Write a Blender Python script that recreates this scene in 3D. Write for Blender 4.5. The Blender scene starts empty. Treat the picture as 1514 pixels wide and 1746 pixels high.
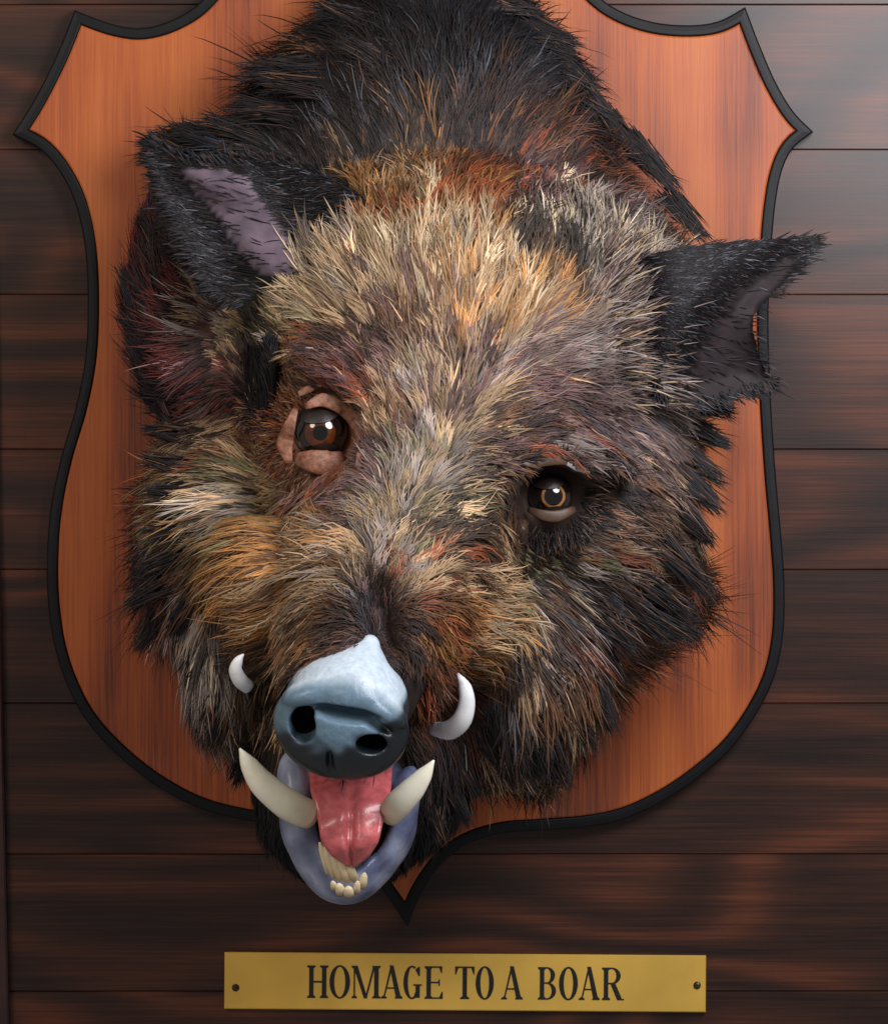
import bpy, math, random
import numpy as np
from mathutils import Vector, geometry, kdtree

rng = np.random.default_rng(7)
random.seed(7)
sc = bpy.context.scene
C = sc.collection

# ---------------------------------------------------------------- scale
S = 0.0005            # metres on the wall for one unit of the plan (0.5 mm)
D = 3.0               # camera to wall
CX, CY = 757.0, 873.0

# ---------------------------------------------------------------- camera
cam = bpy.data.cameras.new("camera")
camo = bpy.data.objects.new("camera", cam); C.objects.link(camo)
camo.location = (0, -D, 0); camo.rotation_euler = (math.radians(90), 0, 0)
cam.sensor_fit = 'VERTICAL'; cam.sensor_height = 24.0
cam.lens = 24.0 * D / (1746 * S)
cam.clip_end = 50
sc.camera = camo

# ---------------------------------------------------------------- light
world = bpy.data.worlds.new("World"); sc.world = world; world.use_nodes = True
bg = world.node_tree.nodes["Background"]
bg.inputs[0].default_value = (1.0, 0.95, 0.93, 1); bg.inputs[1].default_value = 0.24

def area_lamp(name, loc, target, size, power, color):
    l = bpy.data.lights.new(name, 'AREA'); l.shape = 'DISK'; l.size = size
    l.energy = power; l.color = color
    o = bpy.data.objects.new(name, l); C.objects.link(o)
    o.location = loc
    o.rotation_euler = (Vector(target) - Vector(loc)).to_track_quat('-Z', 'Y').to_euler()
    return o
area_lamp("window_lamp", (0.56, -1.05, 0.58), (0.05, 0, 0.12), 0.60, 16, (0.95, 0.95, 1.0))
area_lamp("left_fill_lamp", (-1.3, -2.0, 1.1), (0, 0, 0), 0.8, 17, (1.0, 0.87, 0.74))  # added fill from the left, stands for no known lamp

vs = sc.view_settings
vs.view_transform = 'Standard'; vs.look = 'None'; vs.exposure = 0.0; vs.gamma = 1.0
vs.use_curve_mapping = False

# ---------------------------------------------------------------- helpers
def lin(c):
    c = np.asarray(c, float) / 255.0
    return np.where(c <= 0.04045, c / 12.92, ((c + 0.055) / 1.055) ** 2.4)
def lin4(c): return tuple(lin(c)) + (1.0,)

def P(x, y, d):
    """plan position (x right, y down, d away from the wall) -> world"""
    k = (D - d * S) / D
    return Vector(((x - CX) * S * k, -d * S, (CY - y) * S * k))
def Pn(a):
    a = np.asarray(a, float); k = (D - a[:, 2] * S) / D
    return np.stack([(a[:, 0] - CX) * S * k, -a[:, 2] * S, (CY - a[:, 1]) * S * k], 1)
def unP(w):
    w = np.asarray(w, float); k = (D + w[:, 1]) / D
    return np.stack([w[:, 0] / k / S + CX, CY - w[:, 2] / k / S, -w[:, 1] / S], 1)

def link(name, me, mat=None, parent=None, smooth=False):
    o = bpy.data.objects.new(name, me); C.objects.link(o)
    if mat is not None:
        for m in (mat if isinstance(mat, (list, tuple)) else [mat]): me.materials.append(m)
    if parent is not None: o.parent = parent
    me.polygons.foreach_set('use_smooth', [smooth] * len(me.polygons))
    return o
def empty(name):
    o = bpy.data.objects.new(name, None); C.objects.link(o); o.empty_display_size = 0.05; return o
def tag(o, label, cat):
    o['label'] = label; o['category'] = cat

def fast_mesh(name, verts, faces_list, colors=None):
    """verts (n,3); faces_list: list of int arrays (m,k)"""
    me = bpy.data.meshes.new(name)
    verts = np.ascontiguousarray(verts, np.float32)
    me.vertices.add(len(verts)); me.vertices.foreach_set('co', verts.ravel())
    loops = np.concatenate([f.ravel() for f in faces_list]).astype(np.int32)
    tot = np.concatenate([np.full(len(f), f.shape[1]) for f in faces_list]).astype(np.int32)
    start = np.concatenate([[0], np.cumsum(tot)[:-1]]).astype(np.int32)
    me.loops.add(len(loops)); me.loops.foreach_set('vertex_index', loops)
    me.polygons.add(len(tot)); me.polygons.foreach_set('loop_start', start)
    me.polygons.foreach_set('loop_total', tot)
    me.update(calc_edges=True)
    if colors is not None:
        a = me.color_attributes.new('col', 'FLOAT_COLOR', 'POINT')
        c4 = np.ones((len(verts), 4), np.float32); c4[:, :3] = colors
        a.data.foreach_set('color', c4.ravel())
    return me

def tube(path, radii, flat=1.0, nseg=14, cap=True, up=None, colors=None):
    """loft of ellipses along a path of world points; radii in metres; flat = depth/width"""
    path = np.asarray([tuple(p) for p in path], float)
    n = len(path); V = []; 
    tang = np.gradient(path, axis=0)
    tang /= np.linalg.norm(tang, axis=1)[:, None]
    upv = np.array(up if up is not None else (0, -1, 0), float)
    for i in range(n):
        t = tang[i]; s = np.cross(t, upv); s /= np.linalg.norm(s) + 1e-9
        b = np.cross(s, t)
        for k in range(nseg):
            a = 2 * math.pi * k / nseg
            V.append(path[i] + radii[i] * (math.cos(a) * s + flat * math.sin(a) * b))
    F = []
    for i in range(n - 1):
        for k in range(nseg):
            k2 = (k + 1) % nseg
            F.append((i * nseg + k, i * nseg + k2, (i + 1) * nseg + k2, (i + 1) * nseg + k))
    T = []
    if cap:
        for (i, rev) in ((0, True), (n - 1, False)):
            V.append(path[i]); c = len(V) - 1
            for k in range(nseg):
                k2 = (k + 1) % nseg
                T.append((c, i * nseg + (k2 if rev else k), i * nseg + (k if rev else k2)))
    fl = [np.array(F)] + ([np.array(T)] if T else [])
    return np.array(V), fl

def smooth_path(pts, n=16):
    """Catmull-Rom through rows"""
    p = np.asarray(pts, float); p = np.vstack([2 * p[0] - p[1], p, 2 * p[-1] - p[-2]])
    out = []
    segs = len(p) - 3
    ts = np.linspace(0, segs, n)
    for t in ts:
        i = min(int(t), segs - 1); f = t - i
        a, b, c, d = p[i], p[i + 1], p[i + 2], p[i + 3]
        out.append(0.5 * ((2 * b) + (c - a) * f + (2 * a - 5 * b + 4 * c - d) * f * f + (3 * b - a - 3 * c + d) * f ** 3))
    return np.array(out)

# ---------------------------------------------------------------- node materials
class NT:
    def __init__(s, name):
        s.m = bpy.data.materials.new(name); s.m.use_nodes = True
        s.t = s.m.node_tree; s.b = s.t.nodes['Principled BSDF']
    def n(s, kind, **kw):
        x = s.t.nodes.new(kind)
        for k, v in kw.items():
            if k in x.inputs.keys(): x.inputs[k].default_value = v
            else: setattr(x, k, v)
        return x
    def l(s, a, b): s.t.links.new(a, b)
    def ramp(s, fac, stops):
        r = s.n('ShaderNodeValToRGB'); e = r.color_ramp.elements
        while len(e) < len(stops): e.new(0.5)
        for i, (p, c) in enumerate(stops):
            e[i].position = p; e[i].color = c
        s.l(fac, r.inputs[0]); return r.outputs[0]
    def mix(s, fac, a, b, mode='MIX'):
        x = s.n('ShaderNodeMix', data_type='RGBA', blend_type=mode)
        for sock, v in ((x.inputs[0], fac), (x.inputs[6], a), (x.inputs[7], b)):
            if hasattr(v, 'links'): s.l(v, sock)
            else: sock.default_value = v
        return x.outputs[2]
    def math(s, op, a, b=0.0):
        x = s.n('ShaderNodeMath', operation=op)
        for sock, v in ((x.inputs[0], a), (x.inputs[1], b)):
            if hasattr(v, 'links'): s.l(v, sock)
            else: sock.default_value = v
        return x.outputs[0]
    def bump(s, h, strength, dist=0.001):
        x = s.n('ShaderNodeBump', Strength=strength, Distance=dist); s.l(h, x.inputs['Height'])
        s.l(x.outputs[0], s.b.inputs['Normal'])
    def set(s, **kw):
        for k, v in kw.items(): s.b.inputs[k.replace('_', ' ')].default_value = v

def simple(name, rgb, rough=0.5, noise=0.15, scale=60, metal=0.0, spec=0.5, bump=0.1, coat=0.0):
    t = NT(name); tc = t.n('ShaderNodeTexCoord')
    nz = t.n('ShaderNodeTexNoise', Scale=scale, Detail=5.0); t.l(tc.outputs['Object'], nz.inputs['Vector'])
    c = np.asarray(lin(rgb))
    t.l(t.ramp(nz.outputs[0], [(0.3, tuple(c * (1 - noise)) + (1,)), (0.7, tuple(np.minimum(c * (1 + noise), 1)) + (1,))]), t.b.inputs['Base Color'])
    t.set(Roughness=rough, Metallic=metal, Specular_IOR_Level=spec, Coat_Weight=coat)
    if bump: t.bump(nz.outputs[0], bump)
    return t.m

def wood(name, stops, axis, ring_scale, ring_stretch, fine, rough, per_object=True, distort=3.0, wts=(.30, .36, .42, .35)):
    """grain along `axis` ('X' or 'Z')"""
    t = NT(name); tc = t.n('ShaderNodeTexCoord'); oi = t.n('ShaderNodeObjectInfo')
    off = t.n('ShaderNodeVectorMath', operation='MULTIPLY_ADD')
    t.l(oi.outputs['Random'], off.inputs[0]); off.inputs[1].default_value = (37, 11, 23) if per_object else (0, 0, 0)
    t.l(tc.outputs['Object'], off.inputs[2])
    def mapped(sc_):
        m = t.n('ShaderNodeMapping'); m.inputs['Scale'].default_value = sc_; t.l(off.outputs[0], m.inputs['Vector']); return m.outputs[0]
    lo, hi = ring_stretch, 1.0
    v = (lo, 1, hi) if axis == 'X' else (hi, 1, lo)
    # cathedral figure: contour lines of a stretched noise
    big = t.n('ShaderNodeTexNoise', Scale=ring_scale, Detail=1.5, Roughness=0.4, Distortion=0.3); t.l(mapped(v), big.inputs['Vector'])
    rings = t.math('SINE', t.math('MULTIPLY', big.outputs[0], distort * 22.0))
    rings = t.math('MULTIPLY_ADD', rings, 0.5); 
    t.t.nodes[-1].inputs[2].default_value = 0.5
    f = (fine * 0.02, 1, fine) if axis == 'X' else (fine, 1, fine * 0.02)
    gr = t.n('ShaderNodeTexNoise', Scale=1.0, Detail=6.0, Roughness=0.65); t.l(mapped(f), gr.inputs['Vector'])
    f2 = (fine * 0.006, 1, fine * 0.16) if axis == 'X' else (fine * 0.16, 1, fine * 0.006)
    st = t.n('ShaderNodeTexNoise', Scale=1.0, Detail=3.0, Roughness=0.5); t.l(mapped(f2), st.inputs['Vector'])
    patch = t.n('ShaderNodeTexNoise', Scale=7.0, Detail=3.0); t.l(mapped((0.6, 1, 0.9)), patch.inputs['Vector'])
    a = t.math('MULTIPLY', rings, wts[0])
    b = t.math('MULTIPLY', gr.outputs[0], wts[1])
    c = t.math('MULTIPLY', st.outputs[0], wts[2])
    d = t.math('MULTIPLY', patch.outputs[0], wts[3])
    h = t.math('ADD', t.math('ADD', a, b), t.math('ADD', c, d))
    h = t.math('MULTIPLY', h, 1.0 / sum(wts))
    col = t.ramp(h, stops)
    t.l(col, t.b.inputs['Base Color'])
    rr = t.math('MULTIPLY_ADD', gr.outputs[0], 0.18); t.t.nodes[-1].inputs[2].default_value = rough - 0.09
    t.l(rr, t.b.inputs['Roughness'])
    t.bump(gr.outputs[0], 0.25, 0.0008)
    return t

def vcol_mat(name, rough=0.5, spec=0.4, coat=0.0, noise=0.25, scale=90, bump=0.2, sheen=0.0, sss=0.0):
    t = NT(name); at = t.n('ShaderNodeAttribute', attribute_name='col'); tc = t.n('ShaderNodeTexCoord')
    nz = t.n('ShaderNodeTexNoise', Scale=scale, Detail=5.0); t.l(tc.outputs['Object'], nz.inputs['Vector'])
    g = t.ramp(nz.outputs[0], [(0.25, (1 - noise,) * 3 + (1,)), (0.75, (1 + noise,) * 3 + (1,))])
    t.l(t.mix(1.0, at.outputs[0], g, 'MULTIPLY'), t.b.inputs['Base Color'])
    t.set(Roughness=rough, Specular_IOR_Level=spec, Coat_Weight=coat, Sheen_Weight=sheen)
    if sss: t.set(Subsurface_Weight=sss, Subsurface_Radius=(0.006, 0.003, 0.002))
    if bump: t.bump(nz.outputs[0], bump, 0.0015)
    return t.m

# wall planks: dark stained, satin varnish
pw = wood('dark_plank_wood', [(0.36, lin4((26, 12, 8))), (0.46, lin4((48, 24, 15))), (0.54, lin4((64, 32, 19))), (0.61, lin4((86, 44, 25))), (0.72, lin4((104, 56, 33)))],
          'X', 5.5, 0.30, 420.0, 0.50, True, 2.6, (.18, .46, .28, .30))
pw.set(Specular_IOR_Level=0.22, Coat_Weight=0.32, Coat_Roughness=0.27)
M_PLANK = pw.m
sw = wood('orange_shield_wood', [(0.34, lin4((92, 38, 12))), (0.43, lin4((140, 62, 19))), (0.52, lin4((168, 80, 26))), (0.64, lin4((186, 99, 37)))],
          'Z', 5.0, 0.22, 420.0, 0.5, False, 1.5, (.15, .38, .14, .24))
sw.set(Specular_IOR_Level=0.5)
M_SHIELD = sw.m
M_EDGE = simple('black_lacquer', (14, 15, 19), 0.5, 0.3, 40, spec=0.22, bump=0.15)
M_BRASS = simple('brass', (224, 180, 80), 0.42, 0.13, 14, metal=0.3, spec=0.5, bump=0.03)
M_LETTER = simple('black_letter_paint', (16, 15, 14), 0.5, 0.2, 200)
M_SCREW = simple('dark_screw', (70, 60, 45), 0.4, 0.2, 300, metal=0.8)
M_STRIP = simple('dark_red_strip', (52, 24, 22), 0.45, 0.3, 50)

# ================================================================= WALL
def box_mesh(name, x0, x1, z0, z1, y0, y1, bev):
    """box with bevelled front (front is at y0 < y1)"""
    V = [(x0, y1, z0), (x1, y1, z0), (x1, y1, z1), (x0, y1, z1),
         (x0, y0 + bev, z0), (x1, y0 + bev, z0), (x1, y0 + bev, z1), (x0, y0 + bev, z1),
         (x0 + bev, y0, z0 + bev), (x1 - bev, y0, z0 + bev), (x1 - bev, y0, z1 - bev), (x0 + bev, y0, z1 - bev)]
    F = [(0, 3, 2, 1)]
    for i in range(4):
        j = (i + 1) % 4
        F += [(i, j, j + 4, i + 4), (i + 4, j + 4, j + 8, i + 8)]
    F += [(8, 9, 10, 11)]
    me = bpy.data.meshes.new(name); me.from_pydata(V, [], F); me.update(); return me

wall_me = box_mesh('wall', -0.78, 0.78, -0.90, 0.90, 0.012, 0.03, 0.001)
wall = link('wall', wall_me, simple('wall_backing', (20, 12, 9), 0.8)); wall['kind'] = 'structure'
joints = [-730, -482, -238, 8, 255, 502, 766, 971, 1199, 1456, 1690, 1936, 2190, 2440]
for a, b in zip(joints[:-1], joints[1:]):
    z1 = (CY - a) * S; z0 = (CY - b) * S
    gap = random.uniform(0.00008, 0.0003)
    proud = random.uniform(0, 0.0012)
    o = link('plank', box_mesh('plank', -0.75, 0.75, z0 + gap, z1 - gap, -0.0002 - proud, 0.0118, 0.0007), M_PLANK, wall)

# thin upright strip at left for the frame edge of the painting, leaning a little
def strip():
    o = link('edge_strip', box_mesh('edge_strip', -0.03, 0.0, -0.62, 0.62, -0.010, -0.002, 0.0015), M_STRIP)
    p = P(10, 1350, 0); o.location = (p.x, 0, p.z); o.rotation_euler = (0, math.radians(-1.15), 0)
    tag(o, 'narrow dark red wooden strip running up the left edge of plank wall', 'strip')
strip()

# ================================================================= SHIELD
seg = [  # pieces between sharp corners, outer edge
    [(128, 17), (165, 32), (200, 43), (240, 48), (285, 38), (330, 14), (362, -18), (400, -62), (470, -100), (580, -128), (700, -138),
     (815, -128), (915, -100), (975, -55), (1018, -8), (1060, 20), (1115, 38), (1175, 43), (1225, 36), (1270, 12)],
    [(1270, 12), (1296, 80), (1322, 140), (1352, 190), (1386, 225)],
    [(1386, 225), (1352, 252), (1333, 290), (1322, 345), (1315, 420), (1310, 520), (1311, 620), (1316, 720), (1323, 820), (1332, 920),
     (1337, 1000), (1335, 1080), (1321, 1150), (1291, 1214), (1246, 1276), (1190, 1326), (1130, 1366), (1065, 1396), (1000, 1410),
     (920, 1416), (855, 1421), (795, 1440), (750, 1476), (717, 1525), (695, 1580)],
    [(695, 1580), (660, 1528), (618, 1474), (560, 1432), (490, 1410), (415, 1398), (340, 1378), (268, 1340), (205, 1291), (150, 1232),
     (115, 1168), (93, 1100), (82, 1020), (81, 940), (88, 860), (106, 775), (131, 690), (147, 600), (150, 500), (145, 420), (130, 350),
     (105, 297), (70, 255), (22, 229)],
    [(22, 229), (60, 168), (98, 92), (128, 17)],
]
segd = [smooth_path(s, max(40, 8 * len(s))) for s in seg]
def isect(A, B):
    """first crossing of the end of polyline A with the start of polyline B -> (point, index on A, index on B)"""
    best = None
    for i in range(len(A) - 2, max(-1, len(A) - 40), -1):
        for j in range(0, min(len(B) - 1, 40)):
            p, r = A[i], A[i + 1] - A[i]; q, t = B[j], B[j + 1] - B[j]
            den = r[0] * t[1] - r[1] * t[0]
            if abs(den) < 1e-9: continue
            u = ((q[0] - p[0]) * t[1] - (q[1] - p[1]) * t[0]) / den; v = ((q[0] - p[0]) * r[1] - (q[1] - p[1]) * r[0]) / den
            if -1e-6 <= u <= 1 + 1e-6 and -1e-6 <= v <= 1 + 1e-6: return p + u * r, i, j
    return None
def resample(p, n):
    l = np.concatenate([[0], np.cumsum(np.linalg.norm(np.diff(p, axis=0), axis=1))]); t = np.linspace(0, l[-1], n)
    return np.column_stack([np.interp(t, l, p[:, 0]), np.interp(t, l, p[:, 1])])
def inset(_, o):
    """outline moved inwards by o, corners mitred, always the same number of points"""
    off = []
    for p in segd:
        e = np.gradient(p, axis=0); e /= np.linalg.norm(e, axis=1)[:, None]
        off.append(p + np.column_stack([-e[:, 1], e[:, 0]]) * o)
    res = []; n = len(off); lo = [0] * n; hi = [None] * n; st = [q[0] for q in off]; en = [q[-1] for q in off]
    for i in range(n):
        j = (i + 1) % n
        r = isect(off[i], off[j]) if o > 0 else None
        if r: en[i] = st[j] = r[0]; hi[i] = r[1] + 1; lo[j] = r[2] + 1
    for i in range(n):
        p = np.vstack([st[i][None], off[i][lo[i]:hi[i]], en[i][None]]) if o > 0 else off[i]
        res.append(resample(p, max(16, 5 * len(seg[i])))[:-1])
    return np.vstack(res)
outline = inset(None, 0)
def to3(poly, d): return Pn(np.column_stack([poly, np.full(len(poly), float(d))]))
def ring_loft(rings):
    n = len(rings[0]); V = np.vstack(rings); F = []
    i = np.arange(n); j = (i + 1) % n
    for r in range(len(rings) - 1):
        F.append(np.stack([r * n + i, r * n + j, (r + 1) * n + j, (r + 1) * n + i], 1))
    return V, np.vstack(F)
shield = empty('mounting_shield'); shield.location = P(700, 760, 0)
def under(o, root):
    o.parent = root; o.matrix_parent_inverse = root.matrix_world.inverted() if False else o.matrix_parent_inverse
def local(V, root): return np.asarray(V) - np.array(root.location)
V, F = ring_loft([to3(inset(outline, o), d) for o, d in ((0, 3), (0, 36), (.8, 38.5), (2.5, 40), (10, 41), (16, 41), (18.2, 40), (18.9, 38), (19, 22))])
link('edge_moulding', fast_mesh('edge_moulding', local(V, shield), [F]), M_EDGE, shield)
rings = [to3(inset(outline, o), d) for o, d in ((19.6, 20), (19.6, 41), (20.4, 43.4), (22.5, 44.6))]
V, F = ring_loft(rings)
cap = inset(outline, 22.5); nb = len(cap); base = 3 * nb
tri = geometry.tessellate_polygon([[Vector((x, y, 0)) for x, y in cap]])
T = np.array([(base + a, base + c, base + b) for a, b, c in tri])
link('panel', fast_mesh('panel', local(V, shield), [F, T]), M_SHIELD, shield)
tag(shield, 'orange varnished wooden shield with black edge behind the boar head', 'shield')

# ================================================================= PLAQUE
plaque = empty('name_plaque'); plaque.location = P(793, 1673, 6)
ang = math.radians(-0.42)
def rot2(x, y):  # small in-plane turn about the plaque middle, as it hangs
    return (793 + (x - 793) * math.cos(ang) + (y - 1673) * math.sin(ang), 1673 - (x - 793) * math.sin(ang) + (y - 1673) * math.cos(ang))
def plate(x0, x1, y0, y1, steps):
    cs = [(x0, y0), (x1, y0), (x1, y1), (x0, y1)]
    rings = []
    for o, d in steps:
        p = [(x0 + o, y0 + o), (x1 - o, y0 + o), (x1 - o, y1 - o), (x0 + o, y1 - o)]
        rings.append(to3(np.array([rot2(*q) for q in p]), d))
    V, F = ring_loft(rings); n = len(V)
    return V, [np.vstack([F, [[n - 4, n - 3, n - 2, n - 1]]])]
V, F = plate(383, 1203, 1626, 1723, [(0, 3), (0, 10.5), (1.6, 12)])
link('plate', fast_mesh('plate', local(V, plaque), F), M_BRASS, plaque)

def arc(cx, cy, rxo, ryo, rxi, ryi, a0, a1, n=20, dx=0.0):
    polys = []
    for i in range(n):
        t0 = math.radians(a0 + (a1 - a0) * i / n); t1 = math.radians(a0 + (a1 - a0) * (i + 1) / n)
        polys.append([(cx + rxo * math.cos(t0), cy + ryo * math.sin(t0)), (cx + rxo * math.cos(t1), cy + ryo * math.sin(t1)),
                      (cx + dx + rxi * math.cos(t1), cy + ryi * math.sin(t1)), (cx + dx + rxi * math.cos(t0), cy + ryi * math.sin(t0))])
    return polys
def rect(x0, x1, y0, y1): return [(x0, y0), (x1, y0), (x1, y1), (x0, y1)]
def serif(x0, x1, y, o=0.06, h=0.04):
    s = 1 if y < 0.5 else -1
    return [(x0 - o, y), (x1 + o, y), (x1 + o, y + s * h), (x1, y + s * (h + 0.05)), (x0, y + s * (h + 0.05)), (x0 - o, y + s * h)]
def stem(x0, x1, o=0.06): return [rect(x0, x1, 0, 1), serif(x0, x1, 0, o), serif(x0, x1, 1, o)]
def glyph(ch, W):
    k = 0.135; t = 0.045
    if ch == 'H':
        return stem(.06, .06 + k) + stem(W - .06 - k, W - .06) + [rect(.06 + k, W - .06 - k, .47, .525)]
    if ch == 'O':
        return arc(W / 2, .5, W / 2, .515, W / 2 - k - .01, .465, 0, 360, 40)
    if ch == 'M':
        m = W * 0.49
        return [rect(.075, .075 + t, 0, 1), serif(.075, .075 + t, 0, .06), serif(.06, .15, 1, .05)] + stem(W - .06 - k, W - .06) + \
               [[(.06, 1), (.06 + k, 1), (m + .06, 0), (m - .05, 0)], [(m - .02, 0), (m + .035, 0), (W - .06 - k + .03, 1), (W - .06 - k - .03, 1)]]
    if ch == 'A':
        a = W * 0.5
        return [[(a - .07, 1.02), (a + .05, 1.02), (W - .05, 0), (W - .05 - k - .02, 0)], [(.08, 0), (.08 + t, 0), (a + .02, 1), (a - .04, 1)],
                rect(.17, W - .2, .30, .345), serif(.08, .12, 0, .07), serif(W - .19, W - .06, 0, .05)]
    if ch == 'G':
        return arc(W * .52, .5, W * .52, .515, W * .52 - k, .465, 62, 318, 34) + [rect(W - .13, W + .0, .03, .40), serif(W - .13, W, .0, 0, .0) if False else rect(W - .2, W + .06, .40, .445),
                [(W - .04, .70), (W, .70), (W, .98), (W - .03, .98), (W * .72, .90)]]
    if ch == 'E':
        return stem(.06, .06 + k) + [rect(.06, W - .02, .955, 1), rect(.06, W, 0, .045), rect(.06, W - .1, .48, .525),
                [(W - .05, .80), (W - .02, .80), (W - .02, .98), (W - .12, .98)], [(W - .03, .22), (W, .22), (W, .02), (W - .12, .02)], rect(W - .13, W - .09, .40, .60)]
    if ch == 'T':
        c = W / 2
        return [rect(c - k / 2, c + k / 2, 0, 1), serif(c - k / 2, c + k / 2, 0, .07), rect(0, W, .955, 1),
                [(0, .76), (.03, .76), (.11, .98), (0, .98)], [(W - .03, .76), (W, .76), (W, .98), (W - .11, .98)]]
    if ch in 'BR':
        p = stem(.06, .06 + k) + [rect(.1, W * .52, .955, 1), rect(.1, W * .5, .49, .535)]
        p += arc(W * .5, .745, W * .44, .255, W * .44 - k, .212, -90, 90, 18)
        if ch == 'B':
            p += [rect(.1, W * .5, 0, .045)] + arc(W * .5, .267, W * .5, .267, W * .5 - k, .223, -90, 90, 18)
        else:
            p += [[(W * .42, .51), (W * .42 + k + .02, .51), (W + .02, .0), (W - .14, .0)], rect(W - .12, W + .07, 0, .04)]
        return p
text = [('H', 524, 560), ('O', 562, 597), ('M', 599, 649), ('A', 649, 687), ('G', 688, 716), ('E', 724, 755), ('T', 776, 809), ('O', 811, 842),
        ('A', 854, 892), ('B', 917, 948), ('O', 953, 985), ('A', 986, 1023), ('R', 1026, 1060)]
YB, HT = 1703.5, 55.5
for ch, x0, x1 in text:
    W = (x1 - x0) / HT
    polys = glyph(ch, W)
    vs2, faces, lut = [], [], {}
    for pl in polys:
        idx = []
        for q in pl:
            vs2.append(Vector(q)); idx.append(len(vs2) - 1)
        # orientation CCW
        a = sum(pl[i][0] * pl[(i + 1) % len(pl)][1] - pl[(i + 1) % len(pl)][0] * pl[i][1] for i in range(len(pl)))
        faces.append(idx if a > 0 else idx[::-1])
    r = geometry.delaunay_2d_cdt(vs2, [], faces, 0, 1e-5)
    vv, ff, of = r[0], r[2], r[5]
    tri = [f for f, o_ in zip(ff, of) if len(o_)]
    p2 = np.array([rot2(x0 + v[0] * HT, YB - v[1] * HT) for v in vv])
    top = to3(p2, 12.9); bot = to3(p2, 11.9); n = len(top)
    cnt = {}
    for f in tri:
        for i in range(len(f)):
            e = (f[i], f[(i + 1) % len(f)]); cnt[e] = 1
    side = [(e[0] + n, e[1] + n, e[1], e[0]) for e in cnt if (e[1], e[0]) not in cnt]
    tri3 = [f for f in tri if len(f) == 3]
    link('letter', fast_mesh('letter', local(np.vstack([top, bot]), plaque), [np.array(tri3), np.array(side)]), M_LETTER, plaque)
for sx, sy in ((402, 1684), (1188, 1680)):
    pts = [P(sx, sy, d) for d in (10, 13.2, 14.4, 14.8)]
    V, F = tube(pts, [6.5 * S, 6.3 * S, 4.8 * S, 1.2 * S], 1.0, 16, True, up=(0, 0, 1))
    scr = link('screw', fast_mesh('screw', local(V, plaque), F), M_SCREW, plaque, True)
    V, F = plate(sx - 5, sx + 5, sy - 0.8, sy + 0.8, [(0, 14.0), (0, 15.0), (.2, 15.1)])
    link('slot', fast_mesh('slot', local(V, plaque), F), M_LETTER, scr)
tag(plaque, 'engraved brass name plate reading HOMAGE TO A BOAR below the shield', 'plaque')

# ================================================================= BOAR HEAD
boar = empty('mounted_boar_head'); boar.location = P(740, 500, 45)
tag(boar, 'shaggy dark brown boar head with open mouth and white tusks mounted on shield', 'boar head')

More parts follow.
